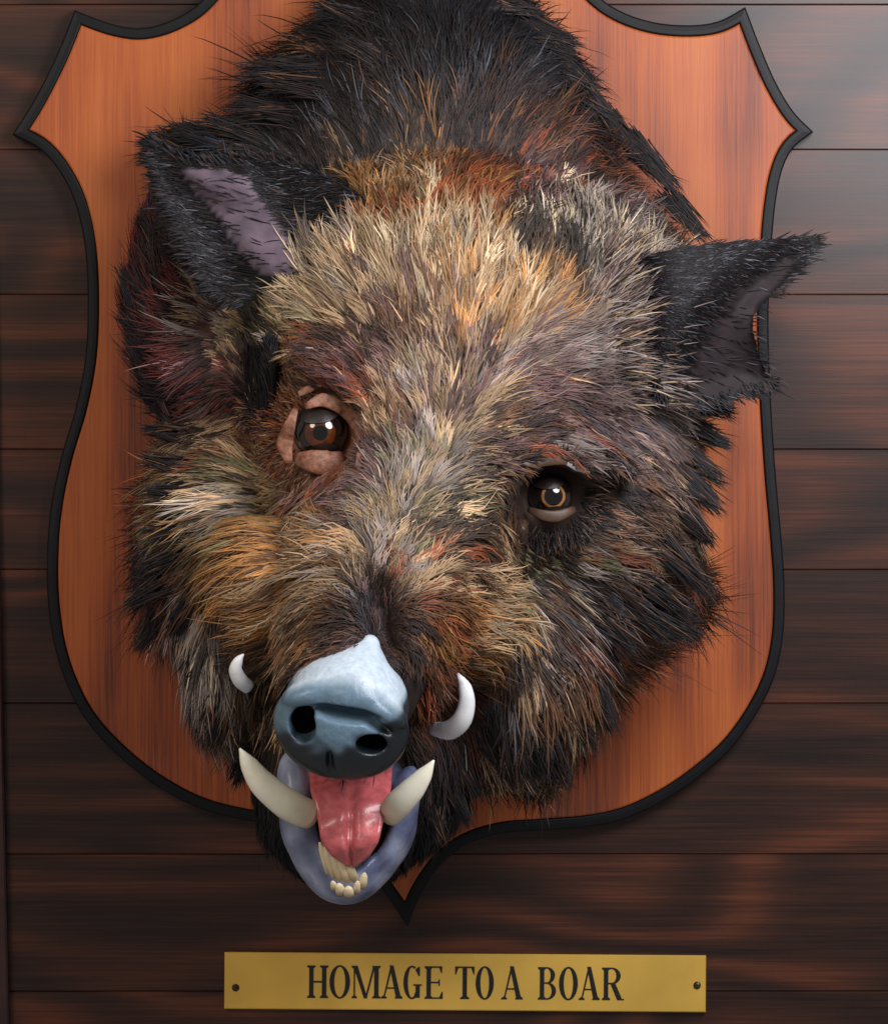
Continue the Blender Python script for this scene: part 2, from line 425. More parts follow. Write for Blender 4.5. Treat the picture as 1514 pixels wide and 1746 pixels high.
# ---- signed distance fields on a grid, surface nets
class Field:
    def __init__(s, lo, hi, vox):
        s.vox = vox; s.lo = np.array(lo, float)
        s.n = np.ceil((np.array(hi) - s.lo) / vox).astype(int) + 1
        s.f = np.full(s.n, 0.05, np.float32)
    def axes(s, a, b):
        return [(s.lo[i] + s.vox * np.arange(a[i], b[i])).astype(np.float32) for i in range(3)]
    def apply(s, fn, lo, hi, op, k):
        a = np.maximum(np.floor((np.array(lo) - s.lo) / s.vox).astype(int), 0)
        b = np.minimum(np.ceil((np.array(hi) - s.lo) / s.vox).astype(int) + 1, s.n)
        if (b <= a).any(): return
        x, y, z = s.axes(a, b)
        d = fn(x[:, None, None], y[None, :, None], z[None, None, :]).astype(np.float32)
        sl = tuple(slice(a[i], b[i]) for i in range(3)); g = s.f[sl]
        if op == 'add':
            h = np.maximum(k - np.abs(g - d), 0) / k
            s.f[sl] = np.minimum(g, d) - h * h * k * 0.25
        else:
            d = -d; h = np.maximum(k - np.abs(g - d), 0) / k
            s.f[sl] = np.maximum(g, d) + h * h * k * 0.25
    def ell(s, c, r, k=0.02, op='add', R=None):
        """ellipsoid, centre world, radii metres, R rows = local axes"""
        c = np.array(c, float); r = np.array(r, float)
        if R is None: R = np.eye(3)
        ext = np.sqrt(((np.array(R) * r[:, None]) ** 2).sum(0)) + k + 0.012
        def fn(x, y, z):
            q = [(R[i][0] * (x - c[0]) + R[i][1] * (y - c[1]) + R[i][2] * (z - c[2])) for i in range(3)]
            k0 = np.sqrt(sum((q[i] / r[i]) ** 2 for i in range(3))) + 1e-6
            k1 = np.sqrt(sum((q[i] / r[i] ** 2) ** 2 for i in range(3))) + 1e-6
            return k0 * (k0 - 1) / k1
        s.apply(fn, c - ext, c + ext, op, k)
    def cone(s, a, b, ra, rb, k=0.02, op='add'):
        a = np.array(a, float); b = np.array(b, float); ba = b - a; L2 = ba @ ba
        rm = max(ra, rb) + k + 0.012
        def fn(x, y, z):
            t = np.clip(((x - a[0]) * ba[0] + (y - a[1]) * ba[1] + (z - a[2]) * ba[2]) / L2, 0, 1)
            return np.sqrt((x - a[0] - t * ba[0]) ** 2 + (y - a[1] - t * ba[1]) ** 2 + (z - a[2] - t * ba[2]) ** 2) - (ra + (rb - ra) * t)
        s.apply(fn, np.minimum(a, b) - rm, np.maximum(a, b) + rm, op, k)
    def sample(s, p):
        q = (np.asarray(p, float) - s.lo) / s.vox
        q = np.clip(q, 0, np.array(s.n) - 1.001); i = q.astype(int); f = q - i
        v = 0
        for dx in (0, 1):
            for dy in (0, 1):
                for dz in (0, 1):
                    w = np.where(dx, f[:, 0], 1 - f[:, 0]) * np.where(dy, f[:, 1], 1 - f[:, 1]) * np.where(dz, f[:, 2], 1 - f[:, 2])
                    v = v + w * s.f[i[:, 0] + dx, i[:, 1] + dy, i[:, 2] + dz]
        return v
    def grad(s, p):
        e = s.vox * 1.2; p = np.asarray(p, float); g = np.zeros_like(p)
        for i in range(3):
            d = np.zeros(3); d[i] = e
            g[:, i] = s.sample(p + d) - s.sample(p - d)
        return g / (np.linalg.norm(g, axis=1)[:, None] + 1e-12)
    def nets(s):
        f = s.f; n = s.n
        ins = f < 0
        c = [ins[dx:n[0] - 1 + dx, dy:n[1] - 1 + dy, dz:n[2] - 1 + dz] for dx in (0, 1) for dy in (0, 1) for dz in (0, 1)]
        cnt = sum(x.astype(np.int8) for x in c)
        act = (cnt > 0) & (cnt < 8)
        idx = np.full(act.shape, -1, np.int64); I = np.argwhere(act); idx[act] = np.arange(len(I))
        val = np.stack([f[I[:, 0] + dx, I[:, 1] + dy, I[:, 2] + dz] for dx in (0, 1) for dy in (0, 1) for dz in (0, 1)], 1).astype(float)
        cor = np.array([(dx, dy, dz) for dx in (0, 1) for dy in (0, 1) for dz in (0, 1)], float)
        acc = np.zeros((len(I), 3)); num = np.zeros(len(I))
        for a in range(8):
            for b in range(a + 1, 8):
                if np.abs(cor[a] - cor[b]).sum() != 1: continue
                m = (val[:, a] < 0) != (val[:, b] < 0)
                t = val[m, a] / (val[m, a] - val[m, b])
                acc[m] += cor[a] + t[:, None] * (cor[b] - cor[a]); num[m] += 1
        V = s.lo + s.vox * (I + acc / num[:, None])
        Q = []
        for ax in range(3):
            sl0 = [slice(1, -1)] * 3; sl1 = [slice(1, -1)] * 3
            sl0[ax] = slice(0, -1); sl1[ax] = slice(1, None)
            A = ins[tuple(sl0)]; B = ins[tuple(sl1)]
            E = np.argwhere(A != B); inside_first = A[tuple(E.T)]
            o = np.ones(3, int); o[ax] = 0; E = E + o
            u, v = (ax + 1) % 3, (ax + 2) % 3
            du = np.zeros(3, int); du[u] = 1; dv = np.zeros(3, int); dv[v] = 1
            q = [idx[tuple((E - du - dv).T)], idx[tuple((E - dv).T)], idx[tuple(E.T)], idx[tuple((E - du).T)]]
            q = np.stack(q, 1); q[~inside_first] = q[~inside_first][:, ::-1]
            Q.append(q)
        Q = np.vstack(Q); Q = Q[(Q >= 0).all(1)]
        return V, Q

def sc_(d): return S * (D - d * S) / D
def pe(x, y, d): return np.array(P(x, y, d))

H = Field(pe(130, 1620, -20) * [1.0, 0, 1.0] + [0, -930 * S, 0], pe(1330, -420, -20) * [1, 0, 1] + [0, -10 * S, 0], 0.0031)
def E(x, y, d, rx, ry, rd, k=40, op='add', roll=0.0):
    s = sc_(d); a = math.radians(roll)
    R = np.array([[math.cos(a), 0, -math.sin(a)], [0, 1, 0], [math.sin(a), 0, math.cos(a)]])
    H.ell(pe(x, y, d), (rx * s, rd * S, ry * s), k * S, op, R)
def K(x0, y0, d0, r0, x1, y1, d1, r1, k=40):
    H.cone(pe(x0, y0, d0), pe(x1, y1, d1), r0 * sc_(d0), r1 * sc_(d1), k * S)
# neck and ruff
K(755, -260, 120, 100, 750, 30, 140, 118)
E(735, 270, 170, 262, 262, 190, 60)
E(735, 640, 190, 440, 430, 230, 70)
E(685, 975, 210, 385, 300, 200, 70)
# skull and face
E(760, 540, 380, 310, 240, 200, 60)
E(735, 740, 400, 300, 260, 200, 70)
E(400, 930, 300, 125, 200, 190, 60)
E(1015, 900, 300, 150, 210, 190, 60)
E(600, 655, 545, 95, 55, 70, 40, 'add', 18)
E(940, 770, 525, 115, 50, 65, 40, 'add', 12)
K(730, 760, 450, 215, 605, 1165, 740, 112, 70)
E(455, 1010, 540, 85, 120, 120, 60)
E(795, 1050, 550, 90, 115, 120, 60)
E(395, 1140, 430, 65, 115, 110, 50)
E(885, 1145, 400, 120, 145, 150, 60)
E(870, 1220, 330, 90, 90, 120, 50)
E(620, 1260, 360, 190, 200, 200, 60)
E(590, 1390, 420, 125, 120, 130, 50)
E(440, 320, 170, 135, 105, 110, 60)
# ear lobe / temple, left and right ear roots
E(315, 510, 270, 80, 200, 85, 50)
# groove along the bridge of the nose, hollows in front of the eyes
E(645, 1040, 800, 22, 70, 45, 30, 'sub', -12)
E(500, 800, 640, 40, 25, 40, 40, 'sub')
H.f = np.maximum(H.f, (H.lo[1] + H.vox * np.arange(H.n[1]) + 40 * S)[None, :, None].astype(np.float32))   # cut flat on the board

def surf_d(x, y):
    ds = np.arange(920, 30, -2.0)
    w = Pn(np.column_stack([np.full(len(ds), x), np.full(len(ds), y), ds]))
    v = H.sample(w); i = np.argmax(v < 0)
    return ds[i] if v[i] < 0 else 45.0

EYES = [dict(x=547, y=737, r=50), dict(x=938, y=846, r=42)]
for e in EYES:
    e['d'] = surf_d(e['x'], e['y'])
    print('eye depth', e)
    H.ell(pe(e['x'], e['y'], e['d'] + 18), np.array([1.30, 1.1, 1.15]) * e['r'] * S, 0.012, 'sub')
    e['d'] -= 26

V, Q = H.nets()
uv = unP(V)
cols = np.tile(lin((34, 25, 22)), (len(V), 1))
eyedist = np.min([np.hypot((uv[:, 0] - e['x']) / 92, (uv[:, 1] - e['y'] - 12) / 82) for e in EYES], 0)
m = (np.hypot((uv[:, 0] - 545) / 88, (uv[:, 1] - 752) / 86) < 1) & (uv[:, 2] > 400)
cols[m] = lin((128, 84, 62))
m = (np.hypot((uv[:, 0] - 930) / 80, (uv[:, 1] - 860) / 86) < 1) & (uv[:, 2] > 400)
cols[m] = lin((44, 31, 25))
M_HIDE = vcol_mat('dark_hide', 0.6, 0.3, noise=0.3)
link('hide', fast_mesh('hide', local(V, boar), [Q], cols), M_HIDE, boar, True)

# ---------------------------------------------------------------- snout (own finer surface)
nose_d = 850
fw = np.array([-0.10, -0.90, -0.36]); fw /= np.linalg.norm(fw)
roll = math.radians(9)
rt = np.array([math.cos(roll), 0, -math.sin(roll)]); rt -= fw * (rt @ fw); rt /= np.linalg.norm(rt)
upn = np.cross(rt, fw); upn = upn if upn[2] > 0 else -upn
NC = pe(580, 1243, nose_d)
ns = sc_(nose_d)
def nl(r, u, f): return NC + (rt * r + upn * u + fw * f) * ns
RN = np.array([rt, fw, upn])
N = Field(NC - [.085, .08, .085], NC + [.095, .125, .095], 0.00135)
def NE(r, u, f, rr, ru, rf, k=10, op='add', tilt=0):
    a = math.radians(tilt)
    R = np.array([rt * math.cos(a) + upn * math.sin(a), fw, -rt * math.sin(a) + upn * math.cos(a)])
    N.ell(nl(r, u, f), np.array([rr, rf, ru]) * ns, k * ns, op, R)
NE(0, -4, -20, 117, 92, 46, 10)
NE(0, -30, -25, 100, 68, 48, 20)
NE(0, 18, -70, 104, 82, 60, 30)
N.cone(nl(0, -5, -60), nl(25, 20, -190), 92 * ns, 92 * ns, 30 * ns)
NE(10, 56, -56, 72, 42, 62, 30)
N.cone(nl(10, 60, -56), nl(22, 118, -110), 50 * ns, 14 * ns, 36 * ns)   # naked bridge, narrowing upwards
NE(-62, 54, -6, 48, 20, 28, 10, tilt=26)  # rim folds over the nostrils
NE(64, 50, -6, 52, 18, 28, 10, tilt=-27)
NE(6, 66, -10, 52, 17, 30, 12)
NE(8, 40, 20, 60, 14, 44, 5, 'sub')       # fold below the rim
NE(62, 26, 20, 38, 8, 24, 6, 'sub', tilt=-27)
NE(-62, 30, 26, 26, 9, 24, 6, 'sub', tilt=20)
NE(-62, 2, 2, 25, 31, 66, 6, 'sub', tilt=4)   # nostrils
NE(56, -8, 2, 27, 19, 60, 7, 'sub', tilt=-4)
NE(-6, -62, 34, 7, 34, 20, 10, 'sub', tilt=8)
V, Q = N.nets(); rel = (V - NC) / ns
r_, u_, f_ = rel @ rt, rel @ upn, rel @ fw
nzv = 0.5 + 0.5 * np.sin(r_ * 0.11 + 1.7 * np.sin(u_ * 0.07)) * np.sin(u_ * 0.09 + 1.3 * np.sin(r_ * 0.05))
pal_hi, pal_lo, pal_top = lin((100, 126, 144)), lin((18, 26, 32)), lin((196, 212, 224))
# light and shade painted into the skin: lower and right pad darkened, bridge lightened
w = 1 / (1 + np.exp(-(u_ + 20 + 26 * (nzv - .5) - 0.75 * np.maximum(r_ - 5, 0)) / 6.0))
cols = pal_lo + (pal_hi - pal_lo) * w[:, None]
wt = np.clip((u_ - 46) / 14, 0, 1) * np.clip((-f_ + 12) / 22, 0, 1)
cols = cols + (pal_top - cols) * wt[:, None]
nost = np.minimum(np.hypot((r_ + 62) / 24, (u_ - 2) / 30), np.hypot((r_ - 56) / 26, (u_ + 8) / 18))
cols = np.where(((nost < 1.0) & (f_ < 2))[:, None], lin((20, 22, 24)), cols)
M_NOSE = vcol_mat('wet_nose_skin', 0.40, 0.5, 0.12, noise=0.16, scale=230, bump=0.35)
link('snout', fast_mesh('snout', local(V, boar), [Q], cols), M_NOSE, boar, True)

# ---------------------------------------------------------------- lower jaw
J = Field(pe(590, 1400, 620) - [.09, .11, .13], pe(590, 1400, 620) + [.09, .09, .10], 0.0016)
def JE(x, y, d, rx, ry, rd, k=12, op='add', pitch=0, roll=0):
    s = sc_(d); a = math.radians(pitch); b = math.radians(roll)
    R = np.array([[1, 0, 0], [0, math.cos(a), math.sin(a)], [0, -math.sin(a), math.cos(a)]])
    Rz = np.array([[math.cos(b), 0, -math.sin(b)], [0, 1, 0], [math.sin(b), 0, math.cos(b)]])
    J.ell(pe(x, y, d), (rx * s, rd * S, ry * s), k * S, op, R @ Rz)
JE(594, 1390, 560, 118, 126, 110, 20)
JE(588, 1468, 612, 74, 74, 74, 30)
JE(510, 1385, 628, 34, 105, 56, 20, roll=-10)
JE(676, 1398, 618, 32, 96, 54, 20, roll=17)
JE(600, 1375, 690, 70, 104, 110, 10, 'sub')
JE(588, 1455, 700, 40, 44, 60, 10, 'sub')
V, Q = J.nets(); uv = unP(V)
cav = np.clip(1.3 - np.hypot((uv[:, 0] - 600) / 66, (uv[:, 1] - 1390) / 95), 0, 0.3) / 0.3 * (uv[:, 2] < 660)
blot = np.clip(0.5 + 0.6 * np.sin(uv[:, 0] * .06 + 2 * np.sin(uv[:, 1] * .023)) * np.sin(uv[:, 1] * .05 + 1.5 * np.sin(uv[:, 0] * .04)) - (uv[:, 0] - 560) / 300, 0, 1)[:, None]
lipc = lin((92, 100, 130)) * (1 - blot) + lin((164, 172, 196)) * blot
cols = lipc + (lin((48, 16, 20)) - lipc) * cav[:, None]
M_LIP = vcol_mat('slate_lip_skin', 0.42, 0.5, 0.12, noise=0.25, scale=110, bump=0.6)
jaw = link('lower_jaw', fast_mesh('lower_jaw', local(V, boar), [Q], cols), M_LIP, boar, True)

# tongue: swept section with a groove
M_TONGUE = simple('wet_tongue', (186, 90, 92), 0.36, 0.25, 160, spec=0.5, bump=0.5, coat=0.2)
def tongue():
    ctr = smooth_path([(600, 1270, 590), (598, 1330, 660), (598, 1385, 700), (597, 1435, 712), (600, 1472, 700)], 22)
    hw = np.interp(np.linspace(0, 1, 22), [0, .3, .5, .7, .86, .95, 1], [72, 69, 57, 50, 32, 14, 3])
    Vv = []
    m = 17
    for c, h in zip(ctr, hw):
        for i in range(m):
            t = -1 + 2 * i / (m - 1)
            dd = 20 * (1 - t * t) - 16 * math.exp(-(t / 0.16) ** 2) + 14 * abs(t) ** 3 + 3 * math.sin(c[1] * 0.11 + 3 * t)
            Vv.append((c[0] + h * t, c[1] + 6 * abs(t), c[2] + dd * min(1, h / 40)))
    for c, h in zip(ctr, hw):
        for i in range(m):
            t = -1 + 2 * i / (m - 1)
            Vv.append((c[0] + h * t * 0.99, c[1] + 7 * abs(t) + 2, c[2] - 6 - 22 * (1 - t * t) * min(1, h / 40)))
    W = Pn(np.array(Vv)); n = 22; F = []
    o = n * m
    for r in range(n - 1):
        for i in range(m - 1):
            a = r * m + i
            F.append((a, a + 1, a + m + 1, a + m)); F.append((o + a, o + a + m, o + a + m + 1, o + a + 1))
        F.append((r * m, (r + 1) * m, o + (r + 1) * m, o + r * m)); F.append((r * m + m - 1, o + r * m + m - 1, o + (r + 1) * m + m - 1, (r + 1) * m + m - 1))
    for i in range(m - 1):
        a = (n - 1) * m + i; F.append((a, a + 1, o + a + 1, o + a))
    link('tongue', fast_mesh('tongue', local(W, boar), [np.array(F)]), M_TONGUE, jaw, True)
tongue()

# teeth and tusks
def ivory(name, tip, base, rough):
    t = NT(name); tc = t.n('ShaderNodeTexCoord')
    nz = t.n('ShaderNodeTexNoise', Scale=70.0, Detail=5.0); t.l(tc.outputs['Object'], nz.inputs['Vector'])
    at = t.n('ShaderNodeAttribute', attribute_name='col')
    t.l(t.mix(at.outputs[0], lin4(base), lin4(tip)), t.b.inputs['Base Color'])
    g = t.ramp(nz.outputs[0], [(0.3, (0.86, 0.85, 0.82, 1)), (0.6, (1, 1, 1, 1))])
    mx = t.mix(1.0, t.mix(at.outputs[0], lin4(base), lin4(tip)), g, 'MULTIPLY')
    t.l(mx, t.b.inputs['Base Color']); t.set(Roughness=rough, Subsurface_Weight=0.1, Subsurface_Radius=(.002, .0015, .001)); t.bump(nz.outputs[0], 0.12)
    return t.m
M_TUSK = ivory('yellowed_ivory', (255, 250, 228), (226, 212, 178), 0.38)
M_TUSKW = ivory('white_ivory', (244, 246, 248), (222, 228, 236), 0.4)
M_TOOTH = ivory('tooth_enamel', (232, 214, 176), (140, 104, 72), 0.4)
def horn(name, pts, radii, mat, flat=0.8, parent=None, n=20, label=None):
    path = Pn(smooth_path(pts, n)); rr = np.interp(np.linspace(0, 1, n), np.linspace(0, 1, len(radii)), radii) * sc_(pts[0][2])
    V, F = tube(path, rr, flat, 16)
    g = np.clip(np.repeat(np.linspace(0, 1, n) * 2.2, 16), 0, 1); g = np.concatenate([g, [0, 1]])
    o = link(name, fast_mesh(name, local(V, boar), F, np.repeat(g[:, None], 3, 1)), mat, parent or boar, True)
    if label: o['label'] = label
    return o
horn('tusk', [(530, 1390, 690), (492, 1372, 728), (448, 1336, 752), (424, 1302, 762), (409, 1276, 766)], [25, 27, 23, 15, 1.5], M_TUSK, 0.75, jaw, label='long yellowed lower tusk left of the tongue')
horn('tusk', [(662, 1390, 690), (680, 1370, 725), (704, 1345, 742), (724, 1320, 748), (740, 1296, 750)], [22, 24, 21, 14, 1.5], M_TUSK, 0.75, jaw, label='yellowed lower tusk right of the tongue')
horn('tusk', [(424, 1172, 640), (410, 1160, 656), (402, 1142, 668), (407, 1126, 672), (416, 1115, 672)], [12, 13, 11.5, 8, 1.2], M_TUSKW, 0.8, label='small white upper tusk left of the snout')
horn('tusk', [(740, 1243, 610), (766, 1245, 650), (787, 1228, 675), (796, 1198, 685), (792, 1170, 686), (780, 1148, 684)], [12, 17, 17, 14, 11, 2], M_TUSKW, 0.8, label='curved white upper tusk right of the snout')
for (bx, by, tx, ty, r) in ((566, 1500, 545, 1436, 7), (576, 1508, 554, 1442, 7.5), (586, 1512, 566, 1450, 8), (597, 1512, 579, 1460, 8), (608, 1508, 594, 1468, 7)):
    horn('tooth', [(bx, by, 668), ((bx + tx) / 2, (by + ty) / 2, 688), (tx, ty, 698)], [r * 1.1, r * 1.05, r, r * .95, r * .8, r * .25], M_TOOTH, 0.6, jaw, 16)
for (bx, by, tx, ty, r) in ((571, 1518, 567, 1502, 5), (582, 1525, 577, 1506, 7), (595, 1528, 594, 1511, 7.5), (608, 1523, 610, 1502, 5), (617, 1514, 622, 1488, 6)):
    horn('tooth', [(bx, by, 690), ((bx + tx) / 2, (by + ty) / 2, 699), (tx, ty, 704)], [r * 1.1, r * 1.2, r * 1.2, r * 1.1, r * .95, r * .3], M_TOOTH, 0.6, jaw, 16)

# ---------------------------------------------------------------- eyes
def eye_mat(name, rgb): 
    return simple(name, rgb, 0.05, 0.35, 180, spec=0.5, bump=0.0, coat=0.6)
M_BALL = eye_mat('dark_glass_eye', (26, 17, 13)); M_IRIS = eye_mat('amber_iris', (78, 37, 13)); M_PUPIL = eye_mat('black_pupil', (6, 5, 5)); M_IRISP = eye_mat('pale_amber_iris', (150, 104, 58))
EYES[0].update(iris=(15, 33), mat=M_IRIS); EYES[1].update(iris=(23, 31), mat=M_IRISP)
M_LID = simple('tan_eyelid_skin', (134, 88, 66), 0.55, 0.45, 220, bump=1.0)
M_LIDD = simple('dark_eyelid_skin', (74, 52, 36), 0.5, 0.3, 130, bump=0.35)
M_LIDW = simple('pale_eyelid_skin', (150, 152, 152), 0.45, 0.2, 130, bump=0.3)
M_LIDK = simple('black_brown_lid', (30, 21, 17), 0.45, 0.3, 150, bump=0.6)  # dark brown puts the shading of the lids into their colour
def sphere_patch(c, r, look, ang0, ang1, n=12, m=32):
    look = np.array(look, float); look /= np.linalg.norm(look)
    a = np.cross(look, (0, 0, 1)); a /= np.linalg.norm(a); b = np.cross(look, a)
    Vv = []
    for i in range(n + 1):
        t = math.radians(ang0 + (ang1 - ang0) * i / n)
        for k in range(m):
            p = 2 * math.pi * k / m
            Vv.append(c + r * (math.cos(t) * look + math.sin(t) * (math.cos(p) * a + math.sin(p) * b)))
    F = [(i * m + k, i * m + (k + 1) % m, (i + 1) * m + (k + 1) % m, (i + 1) * m + k) for i in range(n) for k in range(m)]
    return np.array(Vv), [np.array(F)]
for e, look in zip(EYES, ((0.02, -1, -0.05), (0.12, -1, 0.0))):
    c = pe(e['x'], e['y'], e['d']); r = e['r'] * S * 0.86; e['c'] = c
    V, F = sphere_patch(c, r, look, 0.5, 179, 20)
    eo = link('eye', fast_mesh('eye', local(V, boar), F), M_BALL, boar, True)
    i0, i1 = e['iris']
    V, F = sphere_patch(c, r * 1.012, look, i0, i1); link('iris', fast_mesh('iris', local(V, boar), F), e['mat'], eo, True)
    V, F = sphere_patch(c, r * 1.016, look, 0.5, i0 + .5); link('pupil', fast_mesh('pupil', local(V, boar), F), M_PUPIL, eo, True)
    e['obj'] = eo
    V, F = sphere_patch(c, r * 1.07, (-0.1, -0.55, 1), 0.5, 45, 14); link('eyelid', fast_mesh('eyelid', local(V, boar), F), M_LIDK, eo, True)
    V, F = sphere_patch(c, r * 1.06, (0.15, -0.42, -1), 0.5, 42, 14); link('eyelid', fast_mesh('eyelid', local(V, boar), F), M_LIDK, eo, True)
def lid(e, pts, radii, mat, flat=0.26, lift=7):
    path = []
    q = smooth_path(pts, 18)
    for x, y in q:
        rr = math.hypot(x - e['x'], y - e['y']) / e['r']
        d = e['d'] + e['r'] * math.sqrt(max(0.0, 1.55 - min(rr, 1.2) ** 2)) + lift
        if rr > 1.25: d = max(d - 0, surf_d(x, y) + 2)
        path.append(tuple(P(x, y, d)))
    rad = np.interp(np.linspace(0, 1, 18), np.linspace(0, 1, len(radii)), radii) * 1.15 * sc_(600)
    V, F = tube(path, rad, flat, 12)
    link('eyelid', fast_mesh('eyelid', local(V, boar), F), mat, e['obj'], True)
e = EYES[0]
lid(e, [(520, 694), (552, 682), (590, 696), (612, 724), (616, 750)], [4, 11, 14, 13, 6], M_LID)
lid(e, [(509, 672), (526, 664), (548, 656)], [4, 6, 3], M_LID, lift=12)
lid(e, [(505, 696), (494, 726), (486, 758), (494, 790)], [4, 9, 13, 5], M_LID)
lid(e, [(505, 782), (530, 786), (560, 790), (586, 782)], [9, 17, 20, 12], M_LID, 0.34)
lid(e, [(624, 752), (622, 775), (614, 798)], [7, 13, 8], M_LID)
e = EYES[1]
lid(e, [(884, 830), (888, 800), (915, 788), (950, 782), (968, 788)], [6, 9, 9, 10, 6], M_LIDD)
lid(e, [(958, 784), (985, 794), (1012, 806)], [4, 9, 4], M_LIDW, lift=4)
lid(e, [(900, 868), (925, 878), (950, 880), (980, 868)], [4, 8, 9, 5], M_LIDD)
lid(e, [(885, 925), (888, 900), (902, 886)], [5, 9, 4], M_LIDD)

# ---------------------------------------------------------------- ears
def in_poly(p, poly):
    x, y = p[:, 0], p[:, 1]; c = np.zeros(len(p), bool); n = len(poly)
    for i in range(n):
        x0, y0 = poly[i]; x1, y1 = poly[(i + 1) % n]
        m = ((y0 > y) != (y1 > y)) & (x < (x1 - x0) * (y - y0) / (y1 - y0 + 1e-12) + x0)
        c ^= m
    return c
def ear(name, contour, depth_fn, color_fn, thick, mat, jitter=3, label=None):
    cpts = np.vstack([smooth_path(np.vstack([contour, contour[:1]]), 10 * len(contour))[:-1]])
    cpts = cpts + rng.normal(0, jitter * 0.35, cpts.shape)
    x0, y0 = cpts.min(0); x1, y1 = cpts.max(0)
    gx, gy = np.meshgrid(np.arange(x0, x1, 9.0), np.arange(y0, y1, 9.0)); g = np.column_stack([gx.ravel(), gy.ravel()])
    g = g[in_poly(g, cpts)]
    dist = np.min(np.hypot(g[:, None, 0] - cpts[None, :, 0], g[:, None, 1] - cpts[None, :, 1]), 1); g = g[dist > 5]
    allp = np.vstack([cpts, g]); n = len(cpts)
    r = geometry.delaunay_2d_cdt([Vector(p) for p in allp], [(i, (i + 1) % n) for i in range(n)], [list(range(n))], 0, 1e-6)
    vv = np.array([(v[0], v[1]) for v in r[0]]); tri = [f for f, o in zip(r[2], r[5]) if len(o) and len(f) == 3]
    d = depth_fn(vv); cv = color_fn(vv)
    edge = np.min(np.hypot(vv[:, None, 0] - cpts[None, ::3, 0], vv[:, None, 1] - cpts[None, ::3, 1]), 1)
    th = thick * np.clip(edge / 18, 0.25, 1)
    F_ = Pn(np.column_stack([vv, d])); B_ = Pn(np.column_stack([vv, d - th])); k = len(vv)
    tri = np.array(tri); cnt = set()
    for f in tri:
        for i in range(3): cnt.add((f[i], f[(i + 1) % 3]))
    side = np.array([(e[1], e[0], e[0] + k, e[1] + k) for e in cnt if (e[1], e[0]) not in cnt])
    Vv = np.vstack([F_, B_])
    o = link(name, fast_mesh(name, local(Vv, boar), [tri[:, ::-1], tri + k, side], np.vstack([cv, cv])), mat, boar, True)
    if label: o['label'] = label
    return o, cpts
M_EAR = vcol_mat('ear_skin', 0.7, 0.25, noise=0.45, scale=55, bump=0.4)
LE = np.array([(258, 238), (330, 268), (420, 268), (500, 278), (575, 308), (628, 348), (606, 400), (560, 440), (510, 462), (455, 482), (420, 520), (370, 505), (325, 440), (290, 360), (266, 295)], float)
LED = smooth_path(np.vstack([LE, LE[:1]]), 120)
swath = np.array([(312, 288), (372, 290), (430, 300), (456, 332), (480, 366), (502, 402), (536, 448), (500, 470), (452, 470), (412, 430), (374, 372), (336, 326)], float)
def sd_band(v, poly, soft):
    i = in_poly(v, poly); dd = np.min([np.hypot(v[:, 0] - (a[0] + (b[0] - a[0]) * t), v[:, 1] - (a[1] + (b[1] - a[1]) * t))
        for a, b in zip(poly, np.roll(poly, -1, 0)) for t in np.linspace(0, 1, 8)], 0)
    return np.clip(0.5 + np.where(i, dd, -dd) / soft, 0, 1)
def le_d(v):
    rim = np.clip(np.min(np.hypot(v[:, None, 0] - LED[None, :, 0], v[:, None, 1] - LED[None, :, 1]), 1) / 90, 0, 1)
    t = (v[:, 0] - 258) / 370
    return 440 + 62 * t - 42 * rim + 30 * sd_band(v, swath, 40)
def le_c(v):
    s = sd_band(v + rng.normal(0, 4, v.shape), swath, 7)[:, None]
    return lin((20, 18, 20)) * (1 - s) + lin((104, 90, 102)) * s
leo, lec = ear('ear', LE, le_d, le_c, 14, M_EAR, label='dark ear with bare mauve inner skin on the left')
RE = np.array([(1040, 452), (1075, 440), (1140, 428), (1210, 416), (1290, 412), (1372, 404), (1382, 420), (1348, 470), (1305, 515), (1284, 545), (1288, 585), (1300, 622), (1313, 655), (1270, 671), (1210, 688), (1160, 692), (1118, 668), (1085, 600), (1055, 510)], float)
rsw = np.array([(1352, 424), (1300, 452), (1245, 486), (1205, 530), (1168, 590), (1155, 640), (1165, 684), (1212, 682), (1268, 666), (1308, 652), (1294, 622), (1282, 585), (1280, 545), (1300, 512), (1340, 470)], float)
def re_d(v):
    t = (v[:, 0] - 1085) / 290
    w = sd_band(v, rsw, 60)
    return 412 - 120 * np.maximum(t, 0) ** 1.2 - 40 * w - 150 * np.exp(-np.maximum(v[:, 0] - 1040, 0) / 38.0) + 22 * np.sin((v[:, 1] - 420) / 60.0)
def re_c(v):
    s = sd_band(v + rng.normal(0, 3, v.shape), rsw, 7)[:, None]
    return lin((19, 19, 22)) * (1 - s) + lin((46, 38, 40)) * s
reo, rec = ear('ear', RE, re_d, re_c, 14, M_EAR, label='pointed dark ear reaching past the right edge of shield')

